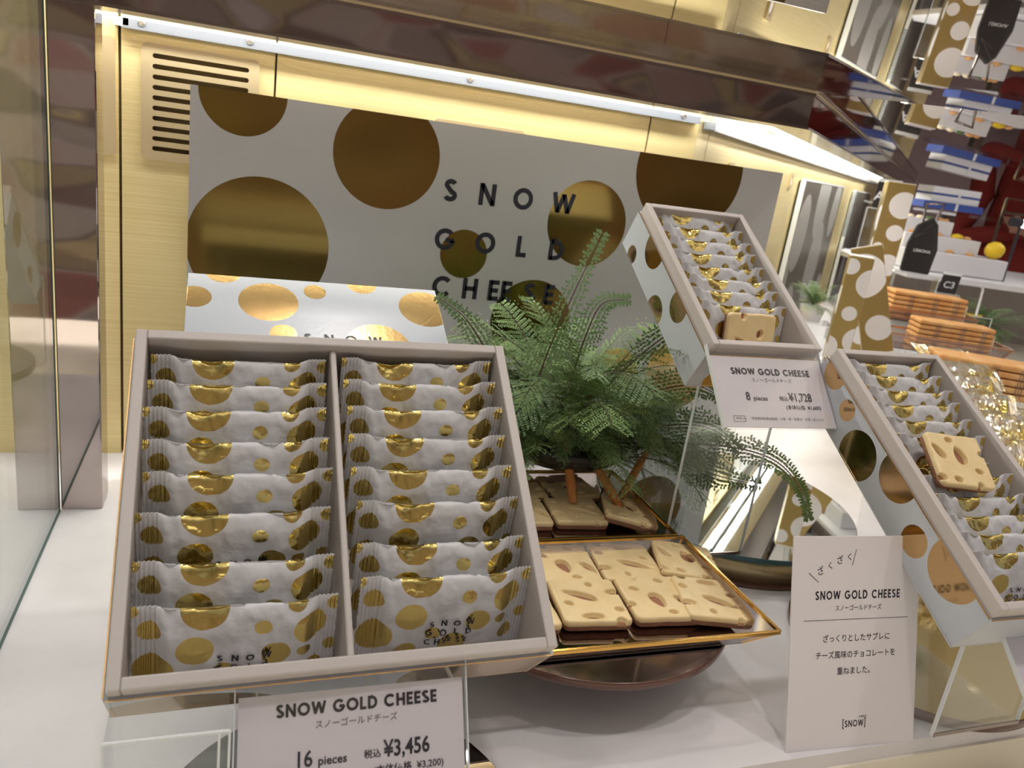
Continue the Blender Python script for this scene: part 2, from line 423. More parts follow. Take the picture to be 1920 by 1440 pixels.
ls = empty('light_strip', W(0, 0, .433), (0, 0, math.atan2(DY, DX))); tag(ls, 'bright white light strip glowing above the angled right-hand rail', 'light strip')
MB().box((1.68, -.024, 0), (3.14, .012, .006)).build('diffuser', M['led'], ls)
MB().box((1.68, -.024, .0055), (3.16, .018, .004)).build('housing', M['rail'], ls)
for t in (.12, .42, .85, 1.5): MB().box((t, -.012, .004), (.018, .024, .010)).build('bracket', M['white_pl'], ls)
lb = empty('light_strip', (.19, .8020, .4460)); tag(lb, 'light strip hidden behind the bronze header above the gold back wall', 'light strip')
MB().box((0, 0, 0), (.62, .010, .004)).build('diffuser', M['led'], lb)
MB().box((0, 0, .0030), (.67, .014, .002)).build('housing', M['rail'], lb)

# ventilation grille on the back wall
def rr_poly(w, h, r, n=6):
    p = []
    for cx, cy, a in ((w/2-r, h/2-r, 0), (-w/2+r, h/2-r, 90), (-w/2+r, -h/2+r, 180), (w/2-r, -h/2+r, 270)):
        for i in range(n+1):
            t = math.radians(a+90*i/n); p.append((cx+r*math.cos(t), cy+r*math.sin(t)))
    return p
def slotted_plate(name, w, h, r, slots, m, parent, thick=.002):
    bm_ = bmesh.new(); edges = []
    def loop(pts):
        vs = [bm_.verts.new((p[0], p[1], 0)) for p in pts]
        return [bm_.edges.new((vs[i], vs[(i+1) % len(vs)])) for i in range(len(vs))]
    edges += loop(rr_poly(w, h, r))
    for (cx, cy, sw, sh) in slots:
        edges += loop([(cx+x, cy+y) for x, y in rr_poly(sw, sh, sh/2-.00005, 4)])
    bmesh.ops.triangle_fill(bm_, use_beauty=True, use_dissolve=True, edges=edges)
    for f in bm_.faces:
        if f.normal.z < 0: f.normal_flip()
    me = bpy.data.meshes.new(name); bm_.to_mesh(me); bm_.free()
    o = link(name, me, m, parent); s = o.modifiers.new('solid', 'SOLIDIFY'); s.thickness = thick; s.offset = -1
    return o
vg = empty('vent_grille', (-.0332, .8338, .3506), (PI/2, 0, 0)); tag(vg, 'gold slotted vent grille on the back wall left of the dotted board', 'vent grille')
slots = [(0, .0406-.00902*i, .083, .0042) for i in range(10)]
slotted_plate('face_plate', .1019, .1020, .006, slots, M['gold_dull'], vg, .0022).location.z = .0022
MB().box((0, 0, -.022), (.098, .098, .002)).build('inner_box', M['vent_dark'], vg)
mb = MB().tube([(.034*math.cos(a*.3), .034*math.sin(a*.3), -.012) for a in range(22)], .0022, 6)
mb.tube([(.022*math.cos(a*.3), .022*math.sin(a*.3), -.012) for a in range(22)], .0018, 6)
mb.build('fan_guard', M['rail'], vg)
mb = MB().lathe([(.010, 0), (.010, .005), (.006, .006)], (0, 0, -.017), 20); mb.build('fan_hub', M['black'], vg)
v2 = empty('vent_grille', (-.1165, .8338, .3506), (PI/2, 0, 0)); tag(v2, 'narrow strip of a second vent plate beside the bronze post', 'vent grille')
slotted_plate('face_plate', .0226, .1020, .004, [], M['gold_dull'], v2, .0022).location.z = .0022
v3 = empty('vent_grille', (.2389, .8338, .3300), (PI/2, 0, 0)); tag(v3, 'gold vent grille peeking over the top edge of the dotted board', 'vent grille')
slotted_plate('face_plate', .1015, .0890, .006, [(0, .0345-.009*i, .083, .0042) for i in range(8)], M['gold_dull'], v3, .0022).location.z = .0022
for nm, t, z, lb_ in (('wall_plate', .69, .366, 'small pale wall plate on the angled wall right of the dotted board'),
                      ('wall_plate', .19, .3620, 'small wall plate rising just above the dotted board near its right end')):
    o = empty(nm, W(t, .0, z), (PI/2, 0, math.atan2(DY, DX))); tag(o, lb_, 'wall plate')
    pl = slotted_plate('face_plate', .030, .030, .004, [(0, 0, .018, .018)], M['gold_dull'], o, .003); pl.location.z = .003
    MB().box((0, 0, .0008), (.018, .018, .001)).build('socket', M['white_pl'], o)

# upright dotted panels on the right wall
def wall_panel(t0, t1, zt, dots, label):
    w = t1-t0; o = empty('wall_poster', W(t0, .004, 0), (0, 0, math.atan2(DY, DX))); tag(o, label, 'poster')
    p = MB().box((w/2, -.004, zt/2), (w, .006, zt)).build('panel', dotted('wall_poster_print', dots, (.085, .072, .055), .4, (.30, .29, .275), .45), o)
    bsdf(p.data.materials[0]).inputs['Metallic'].default_value = 0
    for l in list(p.data.materials[0].node_tree.links):
        if l.to_socket.name == 'Metallic': p.data.materials[0].node_tree.links.remove(l)
    planar_uv(p, lambda v, n: (v.x, v.z))
    MB().box((w/2, -.004, zt+.002), (w, .008, .004)).build('clear_top_edge', M['acrylic_edge'], o)
    MB().box((-.002, -.005, zt/2), (.004, .010, zt)).build('clear_side_edge', M['acrylic_edge'], o)
    return o
wall_panel(.80, 1.535, .371, [(.11, .26, .085), (.36, .34, .10), (.44, .17, .11), (.16, .05, .09), (.64, .31, .075), (.68, .06, .07), (.02, .16, .05)], 'dark poster with large pale ovals on the angled gold wall')
wall_panel(1.90, 2.54, .366, [(.2, .1, .05)], 'narrower dark poster farther back on the angled gold wall')
# coiled ribbon hanging between the posters
o = empty('coiled_cord', W(1.70, .03, .365)); tag(o, 'pale coiled cord hanging on the gold wall between the two posters', 'cord')
MB().tube([(.010*math.cos(k*.9), .010*math.sin(k*.9), -.0009*k) for k in range(150)], .0012, 5).build('coil', M['cello'] if False else M['rail'], o)

# ------------------------------------------------------------------ dotted display board
BY = .80
db = empty('display_board', (-.041, BY, .0)); tag(db, 'large white board with gold dots and dark lettering against the gold wall', 'display board')
dots = [(.045, .371, .0385), (.180, .333, .0525), (.064, .232, .066), (.404, .288, .0465), (.519, .358, .0675), (.269, .243, .0255), (.355, .175, .047), (.556, .122, .045), (.47, .12, .03), (.18, .08, .05)]
bd = MB().box((.3205, .004, .1855), (.641, .008, .371)).build('panel', dotted('board_print', dots, M['board_white'], .32, (.25, .17, .05), .13), db)
planar_uv(bd, lambda v, n: (v.x, v.z) if abs(n.y) > .5 else (-1, -1))

def board_text():
    rows = [('SNOW', .3065, (.2472, .2868, .3264, .3724)), ('GOLD', .2566, (.2469, .2911, .3321, .3726)),
            ('CHEESE', .2068, (.2491, .2804, .3069, .3216, .3489, .3718))]
    for wd, zc, cs in rows:
        it, _ = word(wd, 0, zc-.01125, .0225, sw=.215, centers=[c for c in cs])
        for c_ in it: quads_obj('letter', text_geo([c_], .215), lambda x, y: (x, -.0003, y), M['ink'], db)
board_text()

# ------------------------------------------------------------------ wrapped biscuits
PD = [(7, 13, 5), (30, 0, 10.5), (55, 11.5, 3.9), (76, 14.5, 7.6), (70, .5, 4.5), (87, 5, 3.6), (26, 22, 8), (61, 27, 6.6), (73.5, 27, 3.2),
      (8.5, 34, 9), (38, 34, 4), (49, 42, 7.5), (78, 38, 4.5), (86, 28, 3.2), (25, 46, 6), (0, 3, 3)]
M['wrap'] = dotted('wrapper_foil', [((x-44)*.001, -y*.001, r*.001) for x, y, r in PD], (.67, .675, .71), .36, (.68, .55, .20), .20, bump=(170, .35))
def sstep(x): x = max(0., min(1., x)); return x*x*(3-2*x)
def wrap_shape(seed):
    rnd = random.Random(seed); ox, oy = rnd.uniform(0, 99), rnd.uniform(0, 99)
    dx, dd = rnd.uniform(-18, -11), rnd.uniform(.8, 2.4); dx2, dd2 = rnd.uniform(14, 24), rnd.uniform(.2, 1.5)
    cor = rnd.uniform(0, 6); bend = rnd.uniform(-.8, .8); rt = rnd.uniform(-.9, .9)
    def f(x, a):
        """x in -44..44, a angle (0 = top, pi/2 = front, pi = bottom) -> point in mm, v from the top"""
        ax = abs(x); b = sstep((36.0-ax)/7.5)
        crease = 1-.0*b
        t = .22 + 5.6*b**.8; h = 25.2 - 2.5*b
        ca, sa = math.cos(a), math.sin(a); p = .92
        y = h*math.copysign(abs(ca)**p, ca); z = t*math.copysign(abs(sa)**1.05, sa)
        v = 25.2 - 25.2*(y/h)*.985
        n1 = noise.noise(Vector((x*.10+ox, y*.11, oy+z*.05))); n2 = abs(noise.noise(Vector((x*.17+oy, y*.21, ox))))
        sgn = 1 if z > 0 else -1
        z += sgn*b*(1.1*n1 - 1.3*n2)
        # dents under the top edge
        for (x0, d, wd) in ((dx, dd, 9.0), (dx2, dd2, 7.0)):
            k = max(0, 1-abs(x-x0)/wd)*max(0, 1-(22.7-y)/11.0)
            if k > 0: y -= d*k*.7; z -= sgn*d*k*.9
        # corner creases between the pillow and the fins
        for s_ in (-1, 1):
            k = max(0, 1-abs(x*s_-28.5)/4.0)*max(0, 1-abs(abs(y)-20)/9)
            z -= sgn*k*1.2
        z += (1-b)*.42*math.sin(2*PI*x/1.95+cor)*(1 if ax > 30 else .3)
        z += bend*math.sin(x*.06+cor)*.6 + (1-b)*(ax-34)*.09*rt*(1 if x > 0 else -1)
        y += (1-b)*.18*math.sin(2*PI*x/1.95+cor+1.5)
        return Vector((x*.001, y*.001, z*.001)), v*.001
    return f
def wrap_mesh(name, f, x0, x1, nx, na=44, zig=0):
    v = []; fc = []; uvs = []
    for i in range(nx+1):
        x = x0+(x1-x0)*i/nx
        for j in range(na):
            a = 2*PI*(j+.5)/na
            xx = x
            if zig and abs(x) > 43.9: xx = x + .35*(1 if j % 2 else -1)
            p, vv = f(xx, a); v.append(tuple(p)); uvs.append((xx*.001, -vv))
    for i in range(nx):
        for j in range(na): fc.append([i*na+j, i*na+(j+1) % na, (i+1)*na+(j+1) % na, (i+1)*na+j])
    me = bpy.data.meshes.new(name); me.from_pydata(v, [], fc); me.polygons.foreach_set('use_smooth', [True]*len(fc))
    uv = me.uv_layers.new(name='UVMap')
    for l in me.loops: uv.data[l.index].uv = uvs[l.vertex_index]
    me.materials.append(M['wrap'])
    bm_ = bmesh.new(); bm_.from_mesh(me); bmesh.ops.recalc_face_normals(bm_, faces=bm_.faces); bm_.to_mesh(me); bm_.free()
    return me
def wrap_letters(f):
    q = []
    rows = [('SNOW', 26.5, (36.6, 43.1, 49.6, 56.8)), ('GOLD', 32.7, (35.8, 43.0, 49.8, 56.4)), ('CHEESE', 38.9, (35.6, 40.6, 44.8, 47.2, 51.6, 55.4))]
    for wd, yc, cs in rows:
        it, _ = word(wd, 0, 0, 3.8, sw=.22, centers=cs)
        it = [(c, x, -yc-1.9, h, xs, sh) for (c, x, y, h, xs, sh) in it]
        q += text_geo(it, .22)
    def fn(x, y):
        # find the angle whose v matches
        vt = -y; a0, a1 = .05, PI-.05
        for _ in range(16):
            am = (a0+a1)/2
            if f(x-44, am)[1]*1000 < vt: a0 = am
            else: a1 = am
        p = f(x-44, a0)[0]; return (p.x, p.y, p.z+.0012)
    v = []; fc = []
    for qd in q:
        i = len(v)
        # subdivide long strokes so they hug the wrapper
        for k in range(3):
            for (A, B) in ((0, 1), (3, 2)):
                pass
        n = 3
        for k in range(n+1):
            for (A, B) in ((0, 1), (3, 2)):
                t = k/n; v.append(fn(qd[A][0]+(qd[B][0]-qd[A][0])*t, qd[A][1]+(qd[B][1]-qd[A][1])*t))
        for k in range(n): fc.append([i+2*k, i+2*k+2, i+2*k+3, i+2*k+1])
    me = bpy.data.meshes.new('lettering'); me.from_pydata(v, [], fc); me.materials.append(M['ink'])
    return me
WR = []
for sd in range(6):
    f = wrap_shape(sd*7+3)
    WR.append((wrap_mesh('wrapper_body', f, -34, 34, 68), wrap_mesh('end_seal', f, -44, -34, 30, zig=1), wrap_mesh('end_seal', f, 34, 44, 30, zig=1), wrap_letters(f)))
def packet(parent_m, x, ytop, ztop, lean, variant, label, group, rz=0, letters=False, scale=1):
    e = empty('wrapped_biscuit')
    tag(e, label, 'wrapped biscuit', group)
    b, s1, s2, lt = WR[variant % len(WR)]
    for nm, me in (('wrapper_body', b), ('end_seal', s1), ('end_seal', s2)) + ((('lettering', lt),) if letters else ()):
        o = bpy.data.objects.new(nm, me); COL.objects.link(o); o.parent = e
    # local frame: X width, Y up the packet, Z front
    u = Vector((0, math.sin(lean), math.cos(lean))); fr = Vector((0, -math.cos(lean), math.sin(lean)))
    R = Matrix((Vector((1, 0, 0)), u, fr)).transposed()
    R = R @ Matrix.Rotation(rz, 3, 'Z')
    c = Vector((x, ytop, ztop)) - u*.0250*scale
    e.matrix_world = parent_m @ Matrix.Translation(c) @ R.to_4x4() @ Matrix.Scale(scale, 4)
    return e

# ------------------------------------------------------------------ presentation boxes
def gift_box(pose, Wd, L, label, dots, divider, name='gift_box', depth=.048):
    o, rx, rz = pose
    e = empty(name, o, (rx, 0, rz)); tag(e, label, 'box'); bpy.context.view_layer.update()
    mw = Matrix.Translation(o) @ (Matrix.Rotation(rz, 4, 'Z') @ Matrix.Rotation(rx, 4, 'X'))
    # sleeve: four outer walls and base with printed dots
    dm = dotted('gift_box_print', dots, (.52, .55, .60), .35, (.62, .42, .20), .08)
    a, b = Wd/2+.0016, L/2+.0016; th = .0022; zt, zb = -.0112, -depth
    mb = MB(); mb.box((-a+th/2, 0, (zt+zb)/2), (th, 2*b, zt-zb)); mb.box((a-th/2, 0, (zt+zb)/2), (th, 2*b, zt-zb))
    mb.box((0, -b+th/2, (zt+zb)/2), (2*a-2*th, th, zt-zb)); mb.box((0, b-th/2, (zt+zb)/2), (2*a-2*th, th, zt-zb))
    mb.box((0, 0, zb-.0008), (2*a, 2*b, .0016))
    sl = mb.build('outer_box', dm, e, .0004)
    def uvf(v, n):
        if n.x < -.5: return (b-v.y, zt-v.z)
        if n.y < -.5: return (2*b+v.x+a, zt-v.z)
        if n.x > .5: return (2*b+2*a+v.y+b, zt-v.z)
        if n.z < -.5: return (v.x, 1+v.y)
        return (-5, -5)
    planar_uv(sl, uvf)
    # inner tray with its thick folded rim
    th = .0055; mb = MB()
    for s in (-1, 1):
        mb.box((s*(Wd/2-th/2), 0, zb/2+.0008), (th, L, -zb-.0016)); mb.box((0, s*(L/2-th/2), zb/2+.0008), (Wd-2*th, th, -zb-.0016))
    mb.build('inner_tray', M['greige'], e, .0009, 3)
    MB().box((0, 0, zb+.0011), (Wd-2*th, L-2*th, .0006)).build('tray_floor', M['greige'], e)
    MB().box((0, -b-.0001, zt+.0004), (2*a-.002, .0006, .0009)).build('foil_edge', M['gold_foil_edge'], e)
    MB().box((-a-.0001, 0, zt+.0004), (.0006, 2*b-.002, .0009)).build('foil_edge', M['gold_foil_edge'], e)
    if divider: MB().box((-.0005, 0, zb/2-.0015), (.0034, L-2*th, -zb-.006)).build('divider', M['greige'], e, .0012, 3)
    return e, mw
BIG = ((.0557, .3631, .1864), math.radians(40.88), math.radians(1.09))
SML = ((.3999, .5739, .2815), math.radians(31.9), math.radians(.85))
RGT = ((.5031, .3883, .1867), math.radians(29.74), math.radians(-.75))
big, BM = gift_box(BIG, .2, .1771, 'open two-column gift box of gold-dotted packets, largest and nearest box', [(.04, .02, .02), (.12, .035, .015), (.2102, .05, .046), (.36, .02, .052), (.24, .0, .0), (.43, .0, .02)], True)
sml, SM = gift_box(SML, .1045, .1713, 'narrow open gift box raised on a clear stand above the fern', [(.0225, .0325, .0085), (.050, .003, .0165), (.092, .036, .014), (.1165, .006, .0135), (.152, .042, .0), (.2, .03, .012)], False)
rgt, RM = gift_box(RGT, .1045, .2234, 'long open gift box at the right edge with one bare cheese biscuit on top', [(.0175, .002, .0125), (.048, .0105, .0085), (.081, .0245, .0195), (.117, .002, .0185), (.1585, .0195, .0115), (.190, .003, .0215), (.235, .03, .0)], False)
# big box: two columns of eight
ordn = ['topmost', 'second from the top', 'third from the top', 'fourth from the top', 'fifth from the top', 'sixth from the top', 'seventh from the top', 'nearest']
LT = [.0758, .0595, .0442, .0264, .0091, -.0116, -.0351, -.0549]; LX = [-.0485, -.0492, -.0500, -.0492, -.0482, -.0502, -.0500, -.0490]
RT = [.0786, .0631, .0464, .0290, .0101, -.0087, -.0308, -.0478]; RX = [.0488, .0484, .0498, .0488, .0492, .0508, .0496, .0505]
for col, (ys, xs) in enumerate(((LT, LX), (RT, RX))):
    for i in range(8):
        lean = math.radians(33 + (3 if i > 5 else 0) + (col*7 + i*5) % 4 - 1.5)
        packet(BM, xs[i], ys[i]+.001, -.0035 - (.002 if i == 0 else 0), lean, (i*5+col*3) % 6,
               '%s gold-dotted white packet in the %s column of the largest gift box' % (ordn[i], ['left', 'right'][col]),
               'wrapped biscuits in the largest gift box', rz=random.uniform(-.012, .012), letters=i > 4)
ST = [.0835, .0645, .0475, .0305, .0135, -.0020, -.0170, -.0335]
for i in range(8):
    packet(SM, .001+(i % 3-1)*.0012, ST[i], -.004, math.radians(33+(i*3) % 4), (i*5+1) % 6,
           '%s gold-dotted packet in the raised narrow gift box' % ordn[i], 'wrapped biscuits in the raised gift box', rz=random.uniform(-.02, .02), letters=i > 5)
o12 = ['farthest', 'second farthest', 'third farthest', 'fourth farthest', 'fifth farthest', 'sixth farthest', 'biscuit-covered', 'eighth farthest', 'ninth', 'tenth', 'eleventh', 'nearest, lettered']
RTt = [.1040, .0905, .0750, .0605, .0445, .0285, .0105, -.0180, -.0345, -.0500, -.0650, -.0785]
RTt = [.1040, .0905, .0750, .0605, .0445, .0285, .0085, -.0080, -.0245, -.0400, -.0545, -.0690]
for i in range(12):
    packet(RM, (i % 3-1)*.0012, RTt[i], -.004 - (.010 if i == 6 else 0), math.radians(33+(i*3) % 4), (i*5+2) % 6,
           '%s packet in the long gift box at the right edge' % o12[i], 'wrapped biscuits in the right-hand gift box', rz=random.uniform(-.02, .02), letters=i > 8)

# lid of the big box leaning behind it
def lid():
    e = empty('box_lid', (.067, .6622, .2290), (math.radians(27), 0, math.radians(.8)))
    tag(e, 'white lid with gold ovals leaning behind the largest gift box', 'lid')
    dm = dotted('lid_print', [(-.0945, -.0285, .0125), (-.040, -.0295, .0228), (-.0035, -.0135, .0090), (.0360, .001, .0125), (.0870, -.0265, .0225), (-.0300, -.0660, .010), (.0420, -.0760, .0260), (-.0740, .004, .0135), (-.08, -.1, .03)],
                (.40, .43, .48), .25, (.62, .42, .17), .18, bump=(250, .03))
    b = MB().box((0, -.0885, -.0015), (.2, .177, .003)).box((0, -.0015, -.011), (.2, .003, .018)).build('lid_shell', dm, e, .0004)
    planar_uv(b, lambda v, n: (v.x, v.y) if n.z > .5 else (-5, -5))
    MB().box((-.0985, -.0885, -.011), (.003, .171, .018)).box((.0985, -.0885, -.011), (.003, .171, .018)).build('lid_side', M['card'], e)
    it, _ = word('SNOW', 0, -.0740, .0090, sw=.2, centers=(-.012, .004, .021, .040))
    for c_ in it: quads_obj('letter', text_geo([c_], .2), lambda x, y: (x, y, .0003), M['ink'], e)
lid()

# ------------------------------------------------------------------ cheese biscuits
def cookie_meshes(seed, holes, size=.0495):
    """chocolate slab with teardrop holes as a height field clipped to a rounded outline, over a biscuit slab"""
    H = size/2*1000; rnd = random.Random(seed); o1 = rnd.uniform(0, 50)
    def rbox(x, y, hx, hy, r):
        qx, qy = abs(x)-hx+r, abs(y)-hy+r
        return math.hypot(max(qx, 0), max(qy, 0)) + min(max(qx, qy), 0) - r
    def wob(x, y): return .45*noise.noise(Vector((x*.09+o1, y*.09, 1)))
    def outline(x, y): return -(rbox(x, y, H, H, 4.2) + wob(x, y))
    def hole(x, y):
        d = 1e9
        for (cx, cy, rx, ry, an, tp) in holes:
            cx, cy = (cx-.5)*2*H, (.5-cy)*2*H; a = math.radians(an)
            rx, ry = rx*1.12, ry*1.15; px = (x-cx)*math.cos(a)+(y-cy)*math.sin(a); py = -(x-cx)*math.sin(a)+(y-cy)*math.cos(a)
            w_ = ry*(1-tp*px/rx*.75); w_ = max(w_, .25*ry)
            k = math.hypot(px/rx, py/w_); d = min(d, (k-1)*min(rx, w_))
        return d
    T = 3.7; R1 = 1.9; n = 112; z0 = 5.0; rc = {}
    def reach(th):
        k = round(th, 5)
        if k in rc: return rc[k]
        lo, hi = 0., 60.; c, s__ = math.cos(th), math.sin(th)
        for _ in range(22):
            mid = (lo+hi)/2
            if outline(mid*c, mid*s__) > 0: lo = mid
            else: hi = mid
        rc[k] = lo; return lo
    def prof(d, r):
        if d <= 0: return 0.
        if d >= r: return 1.
        return math.sqrt(max(0, 1-(1-d/r)**2))
    def spread(q): return math.copysign(1-(1-abs(q))**1.0, q)
    v = []; fc = []
    for i in range(n+1):
        for j in range(n+1):
            u, w_ = spread(2*i/n-1), spread(2*j/n-1); m = max(abs(u), abs(w_))
            if m < 1e-9: x = y = 0.
            else:
                th = math.atan2(w_, u); r_ = reach(th)*m; x, y = r_*math.cos(th), r_*math.sin(th)
            do = outline(x, y) if m < .9999 else 0; dh = hole(x, y)
            z = z0 + T*min(.30+.70*prof(do, R1), prof(dh, 1.0)) - (1.0 if dh < 0 else 0)
            z += .16*noise.noise(Vector((x*.2, y*.2, o1))) + .16*math.exp(-((dh-1.4)/.8)**2)
            v.append((x*.001, y*.001, z*.001))
    N1 = n+1
    for i in range(n):
        for j in range(n): fc.append([i*N1+j, (i+1)*N1+j, (i+1)*N1+j+1, i*N1+j+1])
    ring = [i*N1 for i in range(n)] + [n*N1+j for j in range(n)] + [i*N1+n for i in range(n, 0, -1)] + [j for j in range(n, 0, -1)]
    low = []
    for q in ring: low.append(len(v)); v.append((v[q][0]*.995, v[q][1]*.995, (z0-.3)*.001))
    K = len(ring)
    for k in range(K): fc.append([ring[(k+1) % K], ring[k], low[k], low[(k+1) % K]])
    me = bpy.data.meshes.new('chocolate_slab'); me.from_pydata(v, [], fc); me.polygons.foreach_set('use_smooth', [True]*len(fc)); me.materials.append(M['choc'])
    # biscuit
    N_ = 96; pts = []
    for k in range(N_):
        a = 2*PI*k/N_; lo, hi = 0, 60
        for _ in range(24):
            mid = (lo+hi)/2
            if outline(mid*math.cos(a), mid*math.sin(a)) > .5: lo = mid
            else: hi = mid
        pts.append((lo*math.cos(a), lo*math.sin(a)))
    prof = [(.955, 0), (.992, 1.0), (1.004, 2.4), (1.0, 4.2), (.985, 5.0)]
    v = []; fc = []
    for s_, z in prof:
        for k, (x, y) in enumerate(pts):
            q = s_*(1+.006*noise.noise(Vector((x*.4, y*.4, z*.5)))); v.append((x*q*.001, y*q*.001, z*.001))
    for r in range(len(prof)-1):
        for k in range(N_): fc.append([r*N_+k, r*N_+(k+1) % N_, (r+1)*N_+(k+1) % N_, (r+1)*N_+k])
    fc.append([N_-1-k for k in range(N_)]); fc.append([(len(prof)-1)*N_+k for k in range(N_)])
    mb = bpy.data.meshes.new('biscuit_base'); mb.from_pydata(v, [], fc); mb.polygons.foreach_set('use_smooth', [True]*(len(fc)-2)+[False]*2); mb.materials.append(M['biscuit'])
    return me, mb
HA = [(.22, -.01, 2.2, 2.2, 0, 0), (.60, .15, 2.0, 2.0, 0, 0), (.93, .33, 5.0, 2.4, 0, 0), (.40, .40, 10.5, 3.1, -24, -.35), (.18, .58, 2.4, 1.7, -20, 0), (.45, .87, 6.3, 2.3, 0, 0), (.88, .73, 2.6, 2.0, 0, 0), (.83, 1.0, 3.2, 3.4, 0, 0)]
HB = [(.30, .03, 2.2, 2.6, 0, 0), (.68, .12, 2.8, 2.0, -20, 0), (.97, .14, 3.2, 2.2, -20, 0), (.22, .31, 2.8, 1.8, -15, 0), (.48, .58, 7.0, 4.2, -80, .35), (.86, .62, 6.2, 2.6, -58, .2), (.02, .66, 3.6, 2.2, 0, 0), (.60, .87, 2.6, 1.7, 0, 0)]
HS = [(.30, .05, 2.0, 2.8, 0, 0), (.68, .38, 2.4, 3.0, -10, 0), (.86, .75, 2.6, 3.6, -10, 0), (.42, .66, 11, 4.0, -38, -.4), (.12, .92, 2.0, 2.0, 0, 0)]
CK = {'A': cookie_meshes(1, HA), 'B': cookie_meshes(2, HB), 'S': cookie_meshes(3, HS, .0475)}
def cookie(kind, mw, label, group=None):
    e = empty('cheese_biscuit'); tag(e, label, 'biscuit', group)
    for nm, me in zip(('chocolate_slab', 'biscuit_base'), CK[kind]):
        o = bpy.data.objects.new(nm, me); COL.objects.link(o); o.parent = e
    e.matrix_world = mw; return e
def pose(x, y, z, rz=0, rx=0, ry=0): return Matrix.Translation((x, y, z)) @ Matrix.Rotation(rz, 4, 'Z') @ Matrix.Rotation(ry, 4, 'Y') @ Matrix.Rotation(rx, 4, 'X')
TR = empty('glass_tray', (.238, .4405, 0)); tag(TR, 'brass-edged glass tray in front holding seven cheese biscuits', 'tray')
def tray(e, hx, hy, z1, z0, ins, wire=.0026, m=M['tray_wire'], base=M['tray_base']):
    """flared glass tray: rim at z1, base at z0"""
    r = [(-hx, -hy), (hx, -hy), (hx, hy), (-hx, hy)]; b = [(-hx+ins, -hy+ins), (hx-ins, -hy+ins), (hx-ins, hy-ins), (-hx+ins, hy-ins)]
    MB().box((0, 0, z0+.0008), (2*(hx-ins), 2*(hy-ins), .0016)).build('mirror_base', base, e)
    for k in range(4):
        k2 = (k+1) % 4; mb = MB(); i = 0
        q = [Vector((*b[k], z0)), Vector((*b[k2], z0)), Vector((*r[k2], z1)), Vector((*r[k], z1))]
        n = (q[1]-q[0]).cross(q[3]-q[0]).normalized()*.0008
        mb.v = [p+n for p in q]+[p-n for p in q]
        for f_ in ((0, 1, 2, 3), (7, 6, 5, 4), (0, 4, 5, 1), (1, 5, 6, 2), (2, 6, 7, 3), (3, 7, 4, 0)): mb.f.append(list(f_)); mb.mi.append(0); mb.sm.append(False)
        mb.build('glass_side', M['tray_glass'], e)
        mb = MB().bar((*r[k], z1), (*r[k2], z1), wire, wire*1.1); mb.build('rim_wire', m, e, .0004)
        MB().bar((*b[k], z0), (*r[k], z1), wire*.7, wire*.7).build('corner_wire', m, e)
        MB().bar((*b[k], z0), (*b[k2], z0), wire*.55, wire*.55).build('base_wire', M['bronze_edge'], e)
tray(TR, .126, .0665, .0655, .0475, .016)
TR2 = empty('glass_tray', (.238, .5750, 0)); tag(TR2, 'brass-edged glass tray behind the front one, partly under the fern', 'tray')
tray(TR2, .122, .0645, .0655, .0475, .016)
cz = .0492
sc_ = Matrix.Diagonal((1.03, 1.02, 1, 1))
for k, x, y, z, rz, rx, ry, lb, fl in (
    ('A', .2467, .4360, .0020, -5, 3, 0, 'front-row cheese biscuit nearest the big gift box that shows whole', 0),
    ('B', .3010, .4345, .0020, -4, 3, 0, 'middle cheese biscuit of the front row with an upright teardrop hole', 0),
    ('A', .3430, .4270, .0030, -11, 3, 3, 'rightmost cheese biscuit of the front row by the tray corner', 180),
    ('B', .1930, .4360, .0010, -3, 4, 0, 'cheese biscuit of the front row mostly hidden by the big gift box', 90),
    ('B', .2480, .4880, .0008, -4, 3, 0, 'left cheese biscuit of the front tray\'s back row', 0),
    ('A', .3015, .4865, .0008, -4, 3, 0, 'middle cheese biscuit of the front tray\'s back row', 180),
    ('B', .3520, .4795, .0040, -16, 2, 4, 'tilted cheese biscuit at the back right of the front tray', 180)):
    if k == 'A' and fl == 0 and x < .25: pass
    cookie(k, pose(x, y, cz+z, math.radians(rz+fl), math.radians(rx)*(-1 if fl == 180 else 1)*(1 if fl != 90 else 0), math.radians(ry)*(-1 if fl == 180 else 1)) @ sc_, lb, 'cheese biscuits in the front glass tray')
for k, x, y, z, rz, ry, lb, fl in (
    ('B', .2440, .5780, .0, -4, 0, 'front left cheese biscuit of the rear glass tray, cut by the gift box', 0),
    ('A', .2960, .5770, .0, -5, 0, 'front middle cheese biscuit of the rear glass tray', 180),
    ('B', .3440, .5680, .004, -19, 8, 'front right cheese biscuit of the rear glass tray', 180),
    ('A', .2560, .6270, .0, 3, 0, 'shaded left cheese biscuit under the fern in the rear tray', 0),
    ('B', .3080, .6260, .0, 8, 0, 'shaded right cheese biscuit between the orange legs in the rear tray', 0)):
    cookie(k, pose(x, y, cz+z, math.radians(rz+fl), 0, math.radians(ry)*(-1 if fl == 180 else 1)) @ Matrix.Diagonal((.98, .98, 1, 1)), lb, 'cheese biscuits in the rear glass tray')
